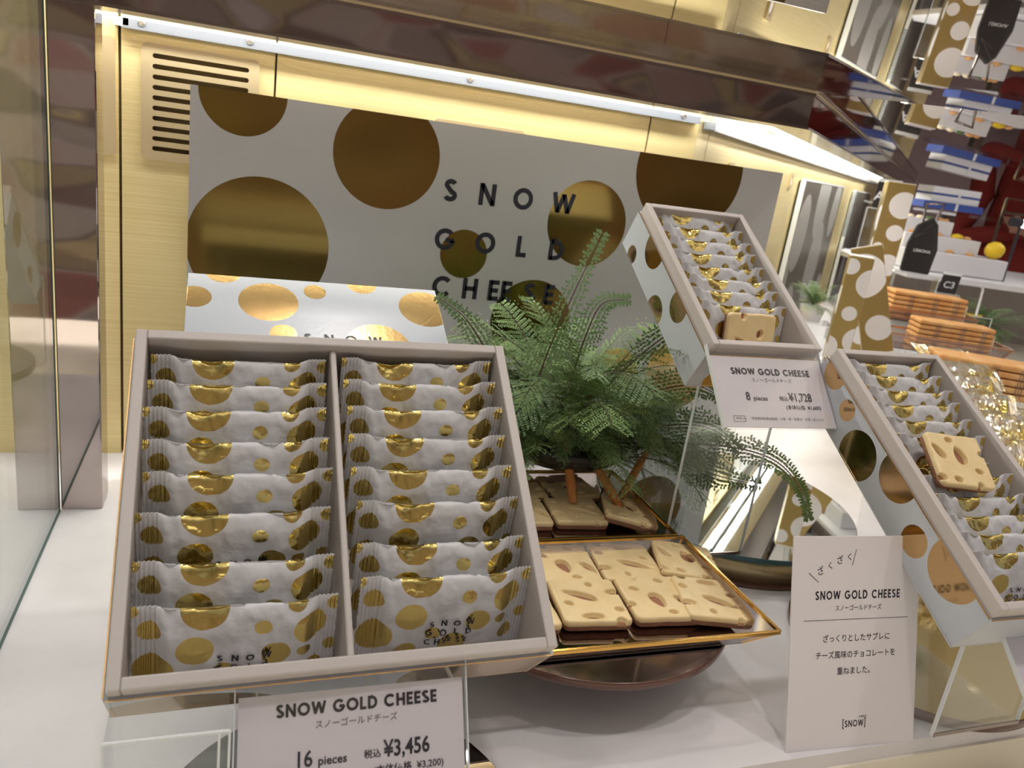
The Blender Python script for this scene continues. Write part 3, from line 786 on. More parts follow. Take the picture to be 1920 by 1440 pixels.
# bare biscuits on the boxes
cookie('B', RM @ Matrix.Translation((-.0105, -.0005, -.003)) @ Matrix.Rotation(math.radians(-7), 4, 'Z') @ Matrix.Rotation(math.radians(180), 4, 'Z') @ Matrix.Rotation(math.radians(-9), 4, 'X') @ Matrix.Diagonal((.93, .86, 1, 1)),
       'bare cheese biscuit lying on the packets of the right-hand gift box')
u_, f_ = math.radians(33), 0
cookie('S', SM @ Matrix.Translation((.0035, -.0560, -.0235)) @ Matrix.Rotation(math.radians(50), 4, 'X') @ Matrix.Diagonal((1.0, .93, .9, 1)),
       'bare cheese biscuit standing in front of the packets in the raised gift box')

# ------------------------------------------------------------------ round risers and discs
def disc(name, label, c, r, z0, z1, m_top, m_side, label2=None):
    e = empty(name, (c[0], c[1], 0)); tag(e, label, 'riser')
    MB().lathe([(r-.0007, z0), (r, z0+.0006), (r, z1-.0008), (r-.0007, z1-.0001)], n=96).build('edge', m_side, e)
    MB().lathe([(r-.0008, z1-.0003), (r-.0008, z1)], n=96).build('mirror_face', m_top, e)
    return e
d = disc('round_riser', 'bronze mirror disc raised under the brass-edged biscuit tray', (.2578, .479), .117, .0395, .0455, M['bronze_disc'], M['brown_edge'])
MB().lathe([(.035, 0), (.035, .0395)], n=40).build('foot', M['acrylic'], d)
d = disc('round_riser', 'large round silver mirror riser with teal edge and cream-gold side below the fern', (.507, .652), .1375, .0255, .0310, M['mirror'], M['mirror_edge'])
MB().lathe([(.132, .0035), (.132, .0255)], n=96).build('drum_side', M['drum'], d)
MB().lathe([(.1385, 0), (.1385, .0035)], n=96).build('base_disc', M['brown_edge'], d)
disc('round_riser', 'round gold mirror disc with brown edge at the lower right, by the small white card', (.548, .4205), .0985, 0, .0085, M['gold_mirror'], M['brown_edge'])
# scratched clear disc edge seen left under the big box
disc('round_riser', 'clear scratched round riser edge peeking out left under the largest gift box', (.062, .318), .098, 0, .010, M['mirror'], M['brown_edge'])

# ------------------------------------------------------------------ clear stands
def easel(name, label, c, w, tilt, L, ztop_front, zfloor, rz=0, front_h=True):
    """bent acrylic easel: sloping plate, front lip, front leg plate, foot"""
    e = empty(name, (c[0], c[1], zfloor), (0, 0, rz)); tag(e, label, 'stand')
    th = .0028; h = ztop_front - zfloor; ct, st_ = math.cos(tilt), math.sin(tilt)
    # sloping plate from front edge (0,0,h) up and back
    mb = MB().bar((0, 0, h), (0, L*ct, h+L*st_), w, th, up=(0, 0, 1)); mb.build('sloping_plate', M['acrylic'], e)
    MB().bar((-w/2, 0, h), (-w/2, L*ct, h+L*st_), .0008, th).build('polished_edge', M['acrylic_edge'], e)
    MB().bar((w/2, 0, h), (w/2, L*ct, h+L*st_), .0008, th).build('polished_edge', M['acrylic_edge'], e)
    MB().bar((0, 0, h), (0, -.012*st_, h+.012*ct), w, th, up=(0, 1, 0)).build('front_lip', M['acrylic'], e)
    MB().box((0, th/2, h/2), (w, th, h)).build('front_plate', M['acrylic'], e)
    for s in (-1, 1): MB().box((s*w/2, th/2, h/2), (.0008, th, h)).build('polished_edge', M['acrylic_edge'], e)
    MB().box((0, .05, .0015), (w, .10, .003)).build('foot_plate', M['acrylic'], e)
    MB().box((0, 0, .0015), (w, .0008, .003)).build('polished_edge', M['bronze_edge'], e)
    bk = .10; MB().bar((0, bk, .003), (0, L*ct*.8, h+L*st_*.8), w, th).build('back_plate', M['acrylic'], e)
    return e
def under(P_, depth, t, L):
    """world point at fraction along the box base's front edge"""
    return P_ @ Vector((0, -L/2+t, -depth-.0035))
p = under(BM, .048, .004, .1771)
easel('acrylic_stand', 'clear acrylic easel holding the largest gift box above the shelf', (p.x+.012, p.y), .10, BIG[1], .14, p.z, 0)
p = under(SM, .048, .004, .1713)
easel('acrylic_stand', 'tall clear acrylic easel lifting the narrow gift box above the mirror riser', (p.x+.006, p.y), .082, SML[1], .135, p.z, .0312)
p = under(RM, .048, .004, .2234)
easel('acrylic_stand', 'clear acrylic easel under the right-hand gift box on the gold mirror disc', (p.x+.008, p.y), .082, RGT[1], .17, p.z, .0087)
# angular clear block below the right box, and the scratched clear block at bottom left
o = empty('acrylic_block', (-.0185, .279, 0)); tag(o, 'scratched clear acrylic block with bright edges below the largest gift box', 'acrylic block')
MB().box((0, .012, .058), (.0465, .024, .116)).build('block', M['acrylic'], o)
for x in (-.0235, .0195, .0235): MB().box((x, 0, .058), (.0010, .0010, .116)).build('polished_edge', M['acrylic_edge'], o)
MB().box((0, 0, .1162), (.047, .0012, .0010)).build('polished_edge', M['acrylic_edge'], o)
# support behind for the lid
o = empty('acrylic_block', (.067, .60, 0)); tag(o, 'tall clear block propping up the lid behind the largest gift box', 'acrylic block')
MB().box((0, 0, .0925), (.15, .05, .185)).build('block', M['acrylic'], o)

# ------------------------------------------------------------------ cards and price tags
def card_frame(name, label, tl, w, tilt, h, cat='price card'):
    """sheet hanging from top-left corner tl, leaning back at the top; local x right, y up, z towards viewer"""
    e = empty(name, tl, (tilt, 0, 0)); tag(e, label, cat)
    MB().box((w/2, -h/2, -.0006), (w, h, .0008)).build('paper', M['card'], e)
    return e
def price(tl, w, tilt, h, label, n, price_, base, code, dy=0.0):
    full = True
    e = card_frame('price_card', label, tl, w, tilt, h)
    k = w/.103
    MB().box((w/2, -h/2+.004*k, .0012), (w+.003, h+.010*k, .0009)).build('clear_holder', M['acrylic_holder'], e)
    MB().box((w/2, -h/2+.004*k, -.0022), (w+.003, h+.010*k, .0009)).build('clear_holder', M['acrylic_holder'], e)
    for x in (-.0016, w+.0016): MB().box((x, -h/2+.004*k, -.0005), (.0006, h+.010*k, .0036)).build('holder_edge', M['acrylic_edge'], e)
    z = .0001
    it, end = word('SNOW GOLD CHEESE', 0, 0, .0056*k, gap=.13, sw=.21); x0 = w*.505-end/2+.001
    quads_obj('lettering', [[(x+x0, y-.0150*k+dy) for x, y in q] for q in text_geo(it, .21)], lambda x, y: (x, y, z), M['ink'], e)
    font_obj('lettering', 'スノーゴールドチーズ', .0038*k, w*.505, -.0208*k+dy, z, M['ink_grey'], e, .00003, 'CENTER', xs=1.0)
    font_obj('lettering', n, .0095*k, w*.235, -.0365*k+dy, z, M['ink'], e, .00015*k, 'LEFT', xs=.85)
    font_obj('lettering', 'pieces', .0052*k, w*.335 if len(n) > 1 else w*.30, -.0365*k+dy, z, M['ink'], e, .00008*k, 'LEFT')
    font_obj('lettering', '税込', .0040*k, w*.535, -.0360*k+dy, z, M['ink'], e, .00005*k)
    font_obj('lettering', price_, .0098*k, w*.625, -.0365*k+dy, z, M['ink'], e, .00018*k, 'LEFT', xs=.80)
    font_obj('lettering', base, .0042*k, w*.575, -.0432*k+dy, z, M['ink'], e, .00004*k, 'LEFT')
    font_obj('lettering', code, .0027*k, w*.105, -.0525*k+dy, z, M['ink'], e, 0, 'LEFT')
    fr = MB()
    for yy in (-.0497, -.0542): fr.box((w*.135, yy*k+dy, z), (w*.10, .00025, .0001))
    for xx in (.085, .185): fr.box((w*xx, -.05195*k+dy, z), (.00025, .0045*k, .0001))
    fr.build('code_frame', M['ink'], e)
    font_obj('lettering', '特定原材料等28品目：小麦・卵・乳成分・大豆・オレンジ', .0026*k, w*.24, -.0525*k+dy, z, M['ink'], e)
    return e
price((.0085, .3005, .1140), .1015, math.radians(58), .062, 'price card reading 16 pieces and 3,456 yen in front of the largest gift box', '16', '¥3,456', '(本体価格  ¥3,200)', 'SNG-16', .0050)
price((.3467, .5000, .2270), .1029, math.radians(48), .0585, 'price card reading 8 pieces and 1,728 yen under the raised gift box', '8', '¥1,728', '(本体価格  ¥1,600)', 'SNG-16')
price((.4905, .3190, .1020), .1029, math.radians(45), .0585, 'price card cut off at the lower right corner under the right-hand gift box', '12', '¥2,592', '(本体価格  ¥2,400)', 'SNG-12')

# small standing card
e = empty('standing_card', (.3573, .3337, .0001), (math.radians(71.3), 0, math.radians(-3.2)))
tag(e, 'small white standing card with a rule and three lines of Japanese text', 'card')
MB().box((.0525, .072, -.0006), (.105, .144, .0012)).build('panel', M['card'], e)
MB().box((.030, .040, -.014), (.0009, .070, .026)).build('back_strut', M['card'], e)
z = .0001
it, end = word('SNOW GOLD CHEESE', 0, 0, .0060, gap=.16, sw=.20, xs=.82)
quads_obj('lettering', [[(x+.0535-end/2, y+.1010) for x, y in q] for q in text_geo(it, .2)], lambda x, y: (x, y, z), M['ink'], e)
font_obj('lettering', 'スノーゴールドチーズ', .0042, .0540, .0935, z, M['ink'], e, .00003, 'CENTER', xs=.92)
MB().box((.0530, .0872, z), (.086, .0003, .0001)).build('rule', M['ink'], e)
for i, tx in enumerate(('ざっくりとしたサブレに', 'チーズ風味のチョコレートを', '重ねました。')):
    font_obj('lettering', tx, .0055, .0535, .0725-.0112*i, z, M['ink'], e, .00005, 'CENTER', xs=.93)
for ch, x, y, r in (('ざ', .0195, .1175, 18), ('く', .0275, .1215, 14), ('ざ', .0345, .1250, 10), ('く', .0425, .1280, 0)):
    font_obj('lettering', ch, .0062 if ch == 'ざ' else .0055, x, y, z, M['ink'], e, .00004, rot=math.radians(r))
MB().bar((.0125, .1195, z), (.0205, .1130, z), .0004, .0001).build('stroke_mark', M['ink'], e)
MB().bar((.0475, .1240, z), (.0505, .1350, z), .0004, .0001).build('stroke_mark', M['ink'], e)
it, end = word('[SNOW]', 0, 0, .0046, gap=.15, sw=.18, xs=.82)
quads_obj('lettering', [[(x+.0540-end/2, y+.0135) for x, y in q] for q in text_geo(it, .18)], lambda x, y: (x, y, z), M['ink'], e)
it, end = word('CHEESE', 0, 0, .0013, gap=.2, sw=.2)
quads_obj('lettering', [[(x+.0610-end/2, y+.0195) for x, y in q] for q in text_geo(it, .2)], lambda x, y: (x, y, z), M['ink'], e)

# ------------------------------------------------------------------ fern in its legged pot
def frond_mesh(seed, L=.15, curl=1.0, pairs=20, width=.030, dense=1.0):
    rnd = random.Random(seed); v = []; f = []; mi = []
    def leaf(c, d, up, ln, wd):
        d = d.normalized(); s_ = d.cross(up).normalized(); i = len(v)
        v.extend([tuple(c), tuple(c+d*ln*.5+s_*wd*.5+up*ln*.08), tuple(c+d*ln), tuple(c+d*ln*.5-s_*wd*.5+up*ln*.08)])
        f.append([i, i+1, i+2, i+3]); mi.append(0)
    pts = []; n = 26; side = rnd.uniform(-.25, .25)
    p = Vector((0, 0, 0)); ang = .15
    for k in range(n+1):
        pts.append(p.copy()); a = ang + curl*1.2*(k/n)**1.3
        p = p + Vector((side*(k/n)*.6, math.sin(a), math.cos(a))).normalized()*(L/n)
    mb = MB().tube(pts, [max(.00025, .0007*(1-k/n)+.0002) for k in range(n+1)], 4); base = len(v)
    v.extend([tuple(q) for q in mb.v]); f.extend([[base+i for i in q] for q in mb.f]); mi.extend([1]*len(mb.f))
    for k in range(pairs):
        t = .16 + .84*(k+.5)/pairs; q = t*n; i = min(n-1, int(q)); c = pts[i].lerp(pts[i+1], q-i); tan = (pts[i+1]-pts[i]).normalized()
        X = Vector((1, 0, 0)); up = tan.cross(X).normalized()*-1
        pl = width*math.sin(PI*min(1, .12+.88*(1-t)**.75))**.8*rnd.uniform(.85, 1.1)
        if pl < .002: pl = .002
        for s_ in (-1, 1):
            d = (X*s_*1.0 + tan*(.45+.3*t) - up*rnd.uniform(-.1, .35)).normalized()
            m_ = max(2, int(pl/.0023))
            for j in range(m_):
                tt = (j+.7)/m_; cc = c + d*pl*tt - up*pl*.18*tt*tt
                ll = .0031*(1-tt*.55)+.0008
                for s2 in (-1, 1):
                    dd = d*.55 + (tan*s2*.9) + up*rnd.uniform(-.2, .25)
                    leaf(cc, dd, up, ll*rnd.uniform(.8, 1.1), .0021)
            leaf(c+d*pl, d, up, .0028, .0018)
    me = bpy.data.meshes.new('frond'); me.from_pydata(v, [], f)
    me.polygons.foreach_set('material_index', mi)
    return me
FM = []
for k in range(10):
    me = frond_mesh(30+k, L=[.105, .12, .135, .11, .145][k % 5], curl=[.9, 1.3, .5, 1.7, 1.0][k % 5], pairs=[13, 14, 16, 13, 17][k % 5], width=[.026, .030, .028, .024, .030][k % 5])
    me.materials.append(M['leaf'] if k < 5 else M['leaf2']); me.materials.append(M['stem']); FM.append(me)
PC = Vector((.305, .645, .116))
pot = empty('potted_fern', (PC.x, PC.y, .060)); tag(pot, 'bushy green fern in a dark dish on splayed orange wooden legs', 'plant')
def frond_at(mesh, base, az_, tilt, scale, parent, roll=0.0):
    o = bpy.data.objects.new('frond', mesh); COL.objects.link(o); o.parent = parent
    R = Matrix.Rotation(az_, 4, 'Z') @ Matrix.Rotation(-tilt, 4, 'X') @ Matrix.Rotation(roll, 4, 'Z')
    o.matrix_world = Matrix.Translation(base) @ R @ Matrix.Scale(scale, 4)
    # frond grows along local Z and curls towards local +Y; az turns +Y around Z
    return o
pot.matrix_basis = Matrix.Translation((PC.x, PC.y, .060))
bpy.context.view_layer.update()
rnd = random.Random(11)
def F_(mesh, bx, by, bz, az_, tilt, sc2, roll=0):
    o = bpy.data.objects.new('frond', mesh); COL.objects.link(o); o.parent = pot
    o.matrix_local = Matrix.Translation((bx-PC.x, by-PC.y, bz-.060)) @ Matrix.Rotation(az_, 4, 'Z') @ Matrix.Rotation(-tilt, 4, 'X') @ Matrix.Rotation(roll, 4, 'Z') @ Matrix.Scale(sc2, 4)
for k in range(160):
    a = rnd.uniform(0, 2*PI); ti = rnd.uniform(.3, 1.5); r = rnd.uniform(0, .045)
    hgt = rnd.uniform(-.03, .035)
    # keep the growth off the back board
    scl = rnd.uniform(.62, .98)
    yy = math.cos(a)*math.sin(ti)
    if yy > .55: scl *= .65
    if yy < -.45 and ti > .8: scl *= .5; hgt = max(hgt, .0)
    F_(FM[rnd.choice((0, 1, 2, 3, 4, 0, 1, 2, 5, 6))], PC.x+r*math.sin(a), PC.y+r*math.cos(a), PC.z+hgt, -a, ti, scl, rnd.uniform(-.5, .5))
for k in range(45):      # lower right part of the bush
    a = rnd.uniform(-.2, 2.9); ti = rnd.uniform(.6, 1.6)
    F_(FM[rnd.choice((0, 1, 2, 3, 6, 7))], .385+rnd.uniform(-.02, .02), .635+rnd.uniform(-.015, .02), .105+rnd.uniform(-.02, .02), -a, ti, rnd.uniform(.5, .8), rnd.uniform(-.5, .5))
for k in range(70):      # dense heart of the bush
    a = rnd.uniform(0, 2*PI); r = rnd.uniform(.0, .055)
    F_(FM[rnd.choice((0, 1, 3, 4, 0, 1, 6))], PC.x+r*math.sin(a), PC.y-.01+r*.7*math.cos(a), rnd.uniform(.108, .168), -a, rnd.uniform(.3, 1.5), rnd.uniform(.36, .55), rnd.uniform(-.6, .6))
for k in range(5):      # low foliage spilling towards the legs
    a = rnd.uniform(3.5, 4.4); F_(FM[k % 5], PC.x+rnd.uniform(-.05, -.02), .635, .118, -a, rnd.uniform(1.2, 1.7), rnd.uniform(.4, .5), 0)
def special(pts_, width, pairs, seed, mats, scale_leaf=1.0):
    """a frond following a given world curve"""
    rnd2 = random.Random(seed); P_ = [Vector(p) for p in pts_]; n = 40
    def cr(t):
        q = t*(len(P_)-1); i = min(len(P_)-2, int(q)); u = q-i
        p0 = P_[max(0, i-1)]; p1 = P_[i]; p2 = P_[i+1]; p3 = P_[min(len(P_)-1, i+2)]
        return .5*((2*p1)+(p2-p0)*u+(2*p0-5*p1+4*p2-p3)*u*u+(3*p1-p0-3*p2+p3)*u**3)
    pts = [cr(k/n) for k in range(n+1)]
    mb = MB().tube(pts, [.0010*(1-k/n)+.0003 for k in range(n+1)], 5); v = [tuple(q) for q in mb.v]; f = [list(q) for q in mb.f]; mi = [1]*len(f)
    def leaf(c, d, up, ln, wd):
        d = d.normalized(); s_ = d.cross(up).normalized(); i = len(v)
        v.extend([tuple(c), tuple(c+d*ln*.5+s_*wd*.5), tuple(c+d*ln), tuple(c+d*ln*.5-s_*wd*.5)]); f.append([i, i+1, i+2, i+3]); mi.append(0)
    view = Vector((-.35, -.9, .25))
    for k in range(pairs):
        t = .22+.78*(k+.5)/pairs; c = cr(t); tan = (cr(min(1, t+.02))-cr(t-.02)).normalized()
        up = (view - tan*view.dot(tan)).normalized(); X = tan.cross(up).normalized()
        pl = width*max(.10, (min(1, .18+1.25*(1-t)**1.5))*min(1, .5+3*(t-.2)))*rnd2.uniform(.82, 1.12)
        for s_ in (-1, 1):
            d = (X*s_+tan*(.35+.3*t)-up*rnd2.uniform(-.15, .3)).normalized(); m_ = max(2, int(pl/.0034))
            for j in range(m_):
                tt = (j+.7)/m_; cc = c+d*pl*tt; ll = (.0044*(1-tt*.5)+.0010)*scale_leaf
                for s2 in (-1, 1): leaf(cc, d*.5+tan*s2, up, ll*rnd2.uniform(.8, 1.1), .0026*scale_leaf)
            leaf(c+d*pl, d, up, .004*scale_leaf, .0024*scale_leaf)
            i = len(v); q = X*.00022; v.extend([tuple(c-tan*.0002), tuple(c+tan*.0002), tuple(c+d*pl)]); f.append([i, i+1, i+2]); mi.append(1)
    inv = pot.matrix_world.inverted()
    me = bpy.data.meshes.new('frond'); me.from_pydata([tuple(inv @ Vector(q)) for q in v], [], f); me.polygons.foreach_set('material_index', mi)
    for m in mats: me.materials.append(m)
    o = link('frond', me, None, pot); return o
bpy.context.view_layer.update()
special([(.262, .63, .125), (.262, .625, .170), (.274, .615, .235), (.292, .61, .298)], .024, 24, 1, (M['leaf2'], M['stem']), 1.05)
special([(.295, .63, .160), (.300, .625, .205), (.309, .622, .236), (.331, .617, .243)], .017, 16, 2, (M['leaf2'], M['stem']))
special([(.240, .63, .150), (.210, .63, .187), (.186, .625, .215), (.160, .62, .232)], .014, 16, 3, (M['leaf2'], M['stem']))
special([(.330, .63, .155), (.360, .615, .200), (.385, .605, .222), (.420, .60, .218)], .018, 18, 4, (M['leaf'], M['stem']))
special([(.345, .62, .14), (.370, .60, .165), (.400, .585, .175), (.425, .575, .165)], .020, 20, 7, (M['leaf'], M['stem']))
special([(.380, .62, .105), (.430, .60, .112), (.470, .582, .113), (.500, .57, .104), (.522, .558, .082), (.532, .550, .056)], .015, 40, 5, (M['leaf'], M['stem']))
special([(.380, .62, .100), (.42, .60, .090), (.45, .585, .084), (.485, .575, .080)], .022, 22, 8, (M['leaf'], M['stem']))
special([(.375, .63, .115), (.41, .61, .128), (.44, .60, .126), (.465, .59, .110)], .022, 22, 9, (M['leaf'], M['stem']))
# dish and legs
MB().lathe([(.02, .0205), (.048, .024), (.060, .033), (.064, .044), (.061, .045), (.0, .042)], n=48).build('dish', M['dark'], pot)
MB().lathe([(.0, .044), (.035, .050), (.038, .056), (.024, .062), (.0, .064)], n=24).build('root_ball', M['stem'], pot)
for a, b in (((.287, .602, .112), (.2965, .585, .0605)), ((.310, .605, .104), (.338, .570, .0605)), ((.378, .612, .098), (.344, .586, .0630)), ((.300, .68, .10), (.29, .70, .0485))):
    a = Vector(a)-Vector((PC.x, PC.y, .060)); b = Vector(b)-Vector((PC.x, PC.y, .060))
    MB().tube([a, a.lerp(b, .25), a.lerp(b, .7), b], [.0028, .0038, .0044, .0034], 8).build('leg', M['wood'], pot)

# ------------------------------------------------------------------ goods farther along the angled case
RZ = math.atan2(DY, DX)
def dbox(nm, label, c, d, dots, rz, rx=0, group=None, base=(.48, .36, .14), foil=(.74, .73, .76), rough=.3, met=.75):
    e = empty(nm, c, (rx, 0, rz)); tag(e, label, 'box', group)
    m = mat('spotted_carton', base, rough, met); nt = m.node_tree; N = nt.nodes; L = nt.links; uv = N.new('ShaderNodeUVMap'); acc = None
    for (u, v, r) in dots:
        q = N.new('ShaderNodeVectorMath'); q.operation = 'DISTANCE'; q.inputs[1].default_value = (u, v, 0); L.new(uv.outputs[0], q.inputs[0])
        k = N.new('ShaderNodeMath'); k.operation = 'LESS_THAN'; k.inputs[1].default_value = r; L.new(q.outputs['Value'], k.inputs[0])
        if acc is None: acc = k.outputs[0]
        else:
            x = N.new('ShaderNodeMath'); x.operation = 'MAXIMUM'; L.new(acc, x.inputs[0]); L.new(k.outputs[0], x.inputs[1]); acc = x.outputs[0]
    mc = N.new('ShaderNodeMix'); mc.data_type = 'RGBA'; mc.inputs['A'].default_value = (*base, 1); mc.inputs['B'].default_value = (*foil, 1)
    L.new(acc, mc.inputs['Factor']); L.new(mc.outputs['Result'], bsdf(m).inputs['Base Color'])
    iv = N.new('ShaderNodeMapRange'); iv.inputs[3].default_value = met; iv.inputs[4].default_value = 0; L.new(acc, iv.inputs[0]); L.new(iv.outputs[0], bsdf(m).inputs['Metallic'])
    b = MB().box((0, 0, d[2]/2), d).build('carton', m, e, .0008)
    def uvf(v, n):
        if abs(n.y) > .5: return (v.x, v.z)
        if abs(n.x) > .5: return (v.y+.03, v.z+.03)
        return (-9, -9)
    planar_uv(b, uvf)
    MB().box((0, 0, d[2]+.0008), (d[0]*.98, d[1]*.98, .0015)).build('top_flap', M['card'], e, .0005)
    return e
face = math.radians(-36)        # facing the viewer
SL = [(-.012, .155, .012), (.022, .133, .022), (.002, .085, .011), (.022, .045, .020), (-.02, .03, .018)]
# clear risers first
def block(nm, label, c, d, rz, m=None):
    e = empty(nm, c, (0, 0, rz)); tag(e, label, 'riser')
    MB().box((0, 0, d[2]/2), d).build('block', m or M['acrylic'], e, .0006)
    for sx in (-1, 1):
        MB().box((sx*d[0]/2, -d[1]/2, d[2]/2), (.0012, .0012, d[2])).build('polished_edge', M['acrylic_edge'], e)
    MB().box((0, -d[1]/2, d[2]), (d[0], .0012, .0012)).build('polished_edge', M['acrylic_edge'], e)
    return e
block('clear_riser', 'clear square riser carrying the slim gold carton with white spots', (.896, .975, 0), (.09, .06, .10), face)
dbox('spotted_carton', 'slim upright gold carton with white spots behind the right-hand gift box', (.886, .952, .1015), (.034, .030, .170), SL, face)
block('clear_riser', 'clear riser under the leaning gold spotted carton', (.99, .975, 0), (.07, .06, .10), face)
e = dbox('spotted_carton', 'gold carton with pale spots leaning to the left like an open flap', (.982, .967, .122), (.046, .012, .17), [(-.01, .125, .035), (.005, .04, .02)], face)
e.rotation_euler = (math.radians(-6), math.radians(-19), face)
tl_ = dbox('spotted_carton', 'tall gold display column with a row of white spots beside the light strip end', (1.262, 1.305, 0), (.052, .06, .392), [(.012, .35, .026), (.010, .295, .016), (-.014, .262, .011), (.012, .23, .022), (.0, .15, .02), (.0, .08, .02)], face)
block('clear_riser', 'clear riser with a small white sign on it in the farther case', (1.40, 1.47, 0), (.10, .08, .20), face)
o = empty('standing_pouch', (1.395, 1.335, .215), (0, 0, face)); tag(o, 'black pointed paper pouch with small white lettering in a clear wrap', 'pouch')
mb = MB(); prof = [(-.030, 0), (.026, 0), (.030, .055), (.020, .105), (.006, .12), (-.022, .10), (-.030, .06)]
mb.v = [Vector((x, -.012*(1 if z < .09 else .3), z)) for x, z in prof]+[Vector((x, .012*(1 if z < .09 else .3), z)) for x, z in prof]
n = len(prof); mb.f = [list(range(n)), list(range(2*n-1, n-1, -1))]+[[k, k+n, (k+1) % n+n, (k+1) % n] for k in range(n)]; mb.mi = [0]*(n+2); mb.sm = [False]*(n+2)
mb.build('paper_body', M['black'], o, .003)
MB().bar((-.022, -.014, .075), (.022, -.014, .122), .004, .002).bar((-.022, -.014, .075), (.004, -.014, .090), .002, .002).build('clear_fold', M['cello'], o)
MB().tube([(-.012, -.004, .105), (-.014, 0, .145), (.02, 0, .15), (.012, -.004, .115)], .004, 6).build('grey_cap', M['bronze_edge'], o)
font_obj('lettering', 'LEMONA', .0085, 0, -.0128, .045, M['white_pl'], o, .0002, 'CENTER').rotation_euler = (PI/2, 0, 0)
block('clear_riser', 'tall clear riser under the black pouch', (1.395, 1.335, 0), (.09, .06, .2135), face)
# sliced sandwich rusks in printed sleeves on copper-edged trays
def rusk_row(nm, label, c, n, pitch, size, rz, group, rx=0):
    e = empty(nm, c, (0, rx, rz)); tag(e, label, 'pastry', group)
    for k in range(n):
        z = k*pitch
        MB().box((0, 0, z+pitch*.42), (size[0], size[1], pitch*.86)).build('slice', M['bread'], e, pitch*.30, 3)
    for q in (-.28, .05, .33):
        for j in range(3):
            MB().box((size[0]*q+j*.0036, -size[1]/2-.0004, n*pitch*.5), (.0008, .0006, n*pitch*.8)).build('printed_line', M['ink_grey'], e)
    MB().box((size[0]*.51, 0, n*pitch*.42), (size[0]*.05, size[1]*.8, n*pitch*.7)).build('cream_end', M['cream'], e, .002)
    return e
G_ = 'sandwich rusks in the farther trays'
face2 = math.radians(-22)
t1 = empty('copper_tray', (1.215, 1.125, .150), (0, 0, face2)); tag(t1, 'copper-edged glass tray of golden rusks, upper of the two', 'tray')
tray(t1, .085, .045, .022, .0, .012, .003, M['copper'], M['tray_glass'])
rusk_row('rusk_pile', 'long golden rusk pile on the upper copper-edged tray', (1.215, 1.122, .1525), 6, .0085, (.135, .050), face2, None)
block('clear_riser', 'clear riser lifting the upper copper-edged tray', (1.215, 1.135, 0), (.10, .05, .1495), face2)
t2 = empty('copper_tray', (1.165, 1.020, .118), (0, 0, face2)); tag(t2, 'copper-edged glass tray of golden rusks, lower and longer one', 'tray')
tray(t2, .105, .040, .026, .0, .012, .003, M['copper'], M['tray_glass'])
rusk_row('rusk_pile', 'golden rusk pile with white cream end on the lower copper-edged tray', (1.185, 1.022, .1205), 6, .0085, (.130, .046), face2, None)
block('clear_riser', 'clear riser lifting the lower copper-edged tray', (1.165, 1.025, 0), (.12, .05, .1175), face2)
rusk_row('rusk_pile', 'golden rusk pile lowest at the right edge behind the long gift box', (.962, .768, .126), 5, .0095, (.125, .055), math.radians(-30), None)
block('clear_riser', 'clear riser under the lowest rusk pile', (.962, .770, 0), (.11, .045, .1255), math.radians(-30))
# foil packets heaped beside the long box
M['foilwrap'] = add_noise(mat('gold_foil_packet', (.70, .66, .50), .12, .9), (55, 55, 55), (.86, .86, .88), (.62, .47, .12), bump=.6)
for k, (x, y, z, rz, rx) in enumerate(((.868, .704, .150, -30, 24), (.842, .660, .141, -38, 28), (.820, .612, .129, -28, 32), (.886, .655, .128, -44, 20), (1.015, .870, .148, -24, 12), (.905, .740, .157, -30, 18), (.785, .565, .115, -32, 36))):
    e = empty('foil_packet', (x, y, z), (math.radians(rx), 0, math.radians(rz)))
    tag(e, ['crinkled gold and silver foil packet, %s of the heap beside the long box' % q for q in ('upper left', 'middle left', 'lower middle', 'right side', 'far end', 'top', 'lowest front')][k], 'foil packet', 'foil packets heaped beside the long gift box')
    for nm, me in zip(('wrapper_body', 'end_seal', 'end_seal'), WR[k % 6][:3]):
        key = nm+str(k % 6)+('l' if me is WR[k % 6][1] else 'r' if me is WR[k % 6][2] else '')
        m2 = me.copy(); m2.materials.clear(); m2.materials.append(M['foilwrap'])
        o = bpy.data.objects.new(nm, m2); COL.objects.link(o); o.parent = e; o.scale = (1, 1.15, 1.5)
e = empty('display_slope', (.856, .672, 0), (0, 0, math.radians(-33))); tag(e, 'gold card slope carrying the heap of foil packets', 'riser')
MB().prism([(-.10, 0), (.10, 0), (.10, .055), (-.10, .055)], 0, .105).build('slope_base', M['gold_dull'], e, .001)
e = empty('display_slope', (1.015, .872, 0), (0, 0, math.radians(-24))); tag(e, 'small clear riser under the foil packet set apart', 'riser')
MB().box((0, 0, .069), (.06, .03, .138)).build('block', M['acrylic'], e)
# pair of tongs/clip stand and small black sign
o = empty('sign_clip', (1.345, 1.115, .17), (0, 0, face2)); tag(o, 'pale bent clip holding a small clear tag behind the rusks', 'clip')
MB().tube([(.0, 0, 0), (-.002, 0, .05), (-.008, 0, .057)], .0022, 6).build('wire', M['white_pl'], o)
MB().box((-.008, 0, .02), (.014, .001, .035)).build('clear_tag', M['cello'], o)
block('clear_riser', 'clear riser behind the rusk trays with the pale clip on it', (1.345, 1.12, 0), (.05, .04, .1695), face2)
def sign(c, w, h, text, label, rz):
    o = empty('small_sign', c, (math.radians(8), 0, rz)); tag(o, label, 'sign')
    MB().box((0, 0, h/2), (w, .002, h)).build('panel', M['black'], o)
    MB().box((0, .0, h*1.06), (w, .004, h*.12)).build('clear_edge', M['acrylic_edge'], o)
    f = font_obj('lettering', text, h*.5, 0, -.0014, h*.3, M['white_pl'], o, .0004, 'CENTER'); f.rotation_euler = (PI/2, 0, 0)
    return o
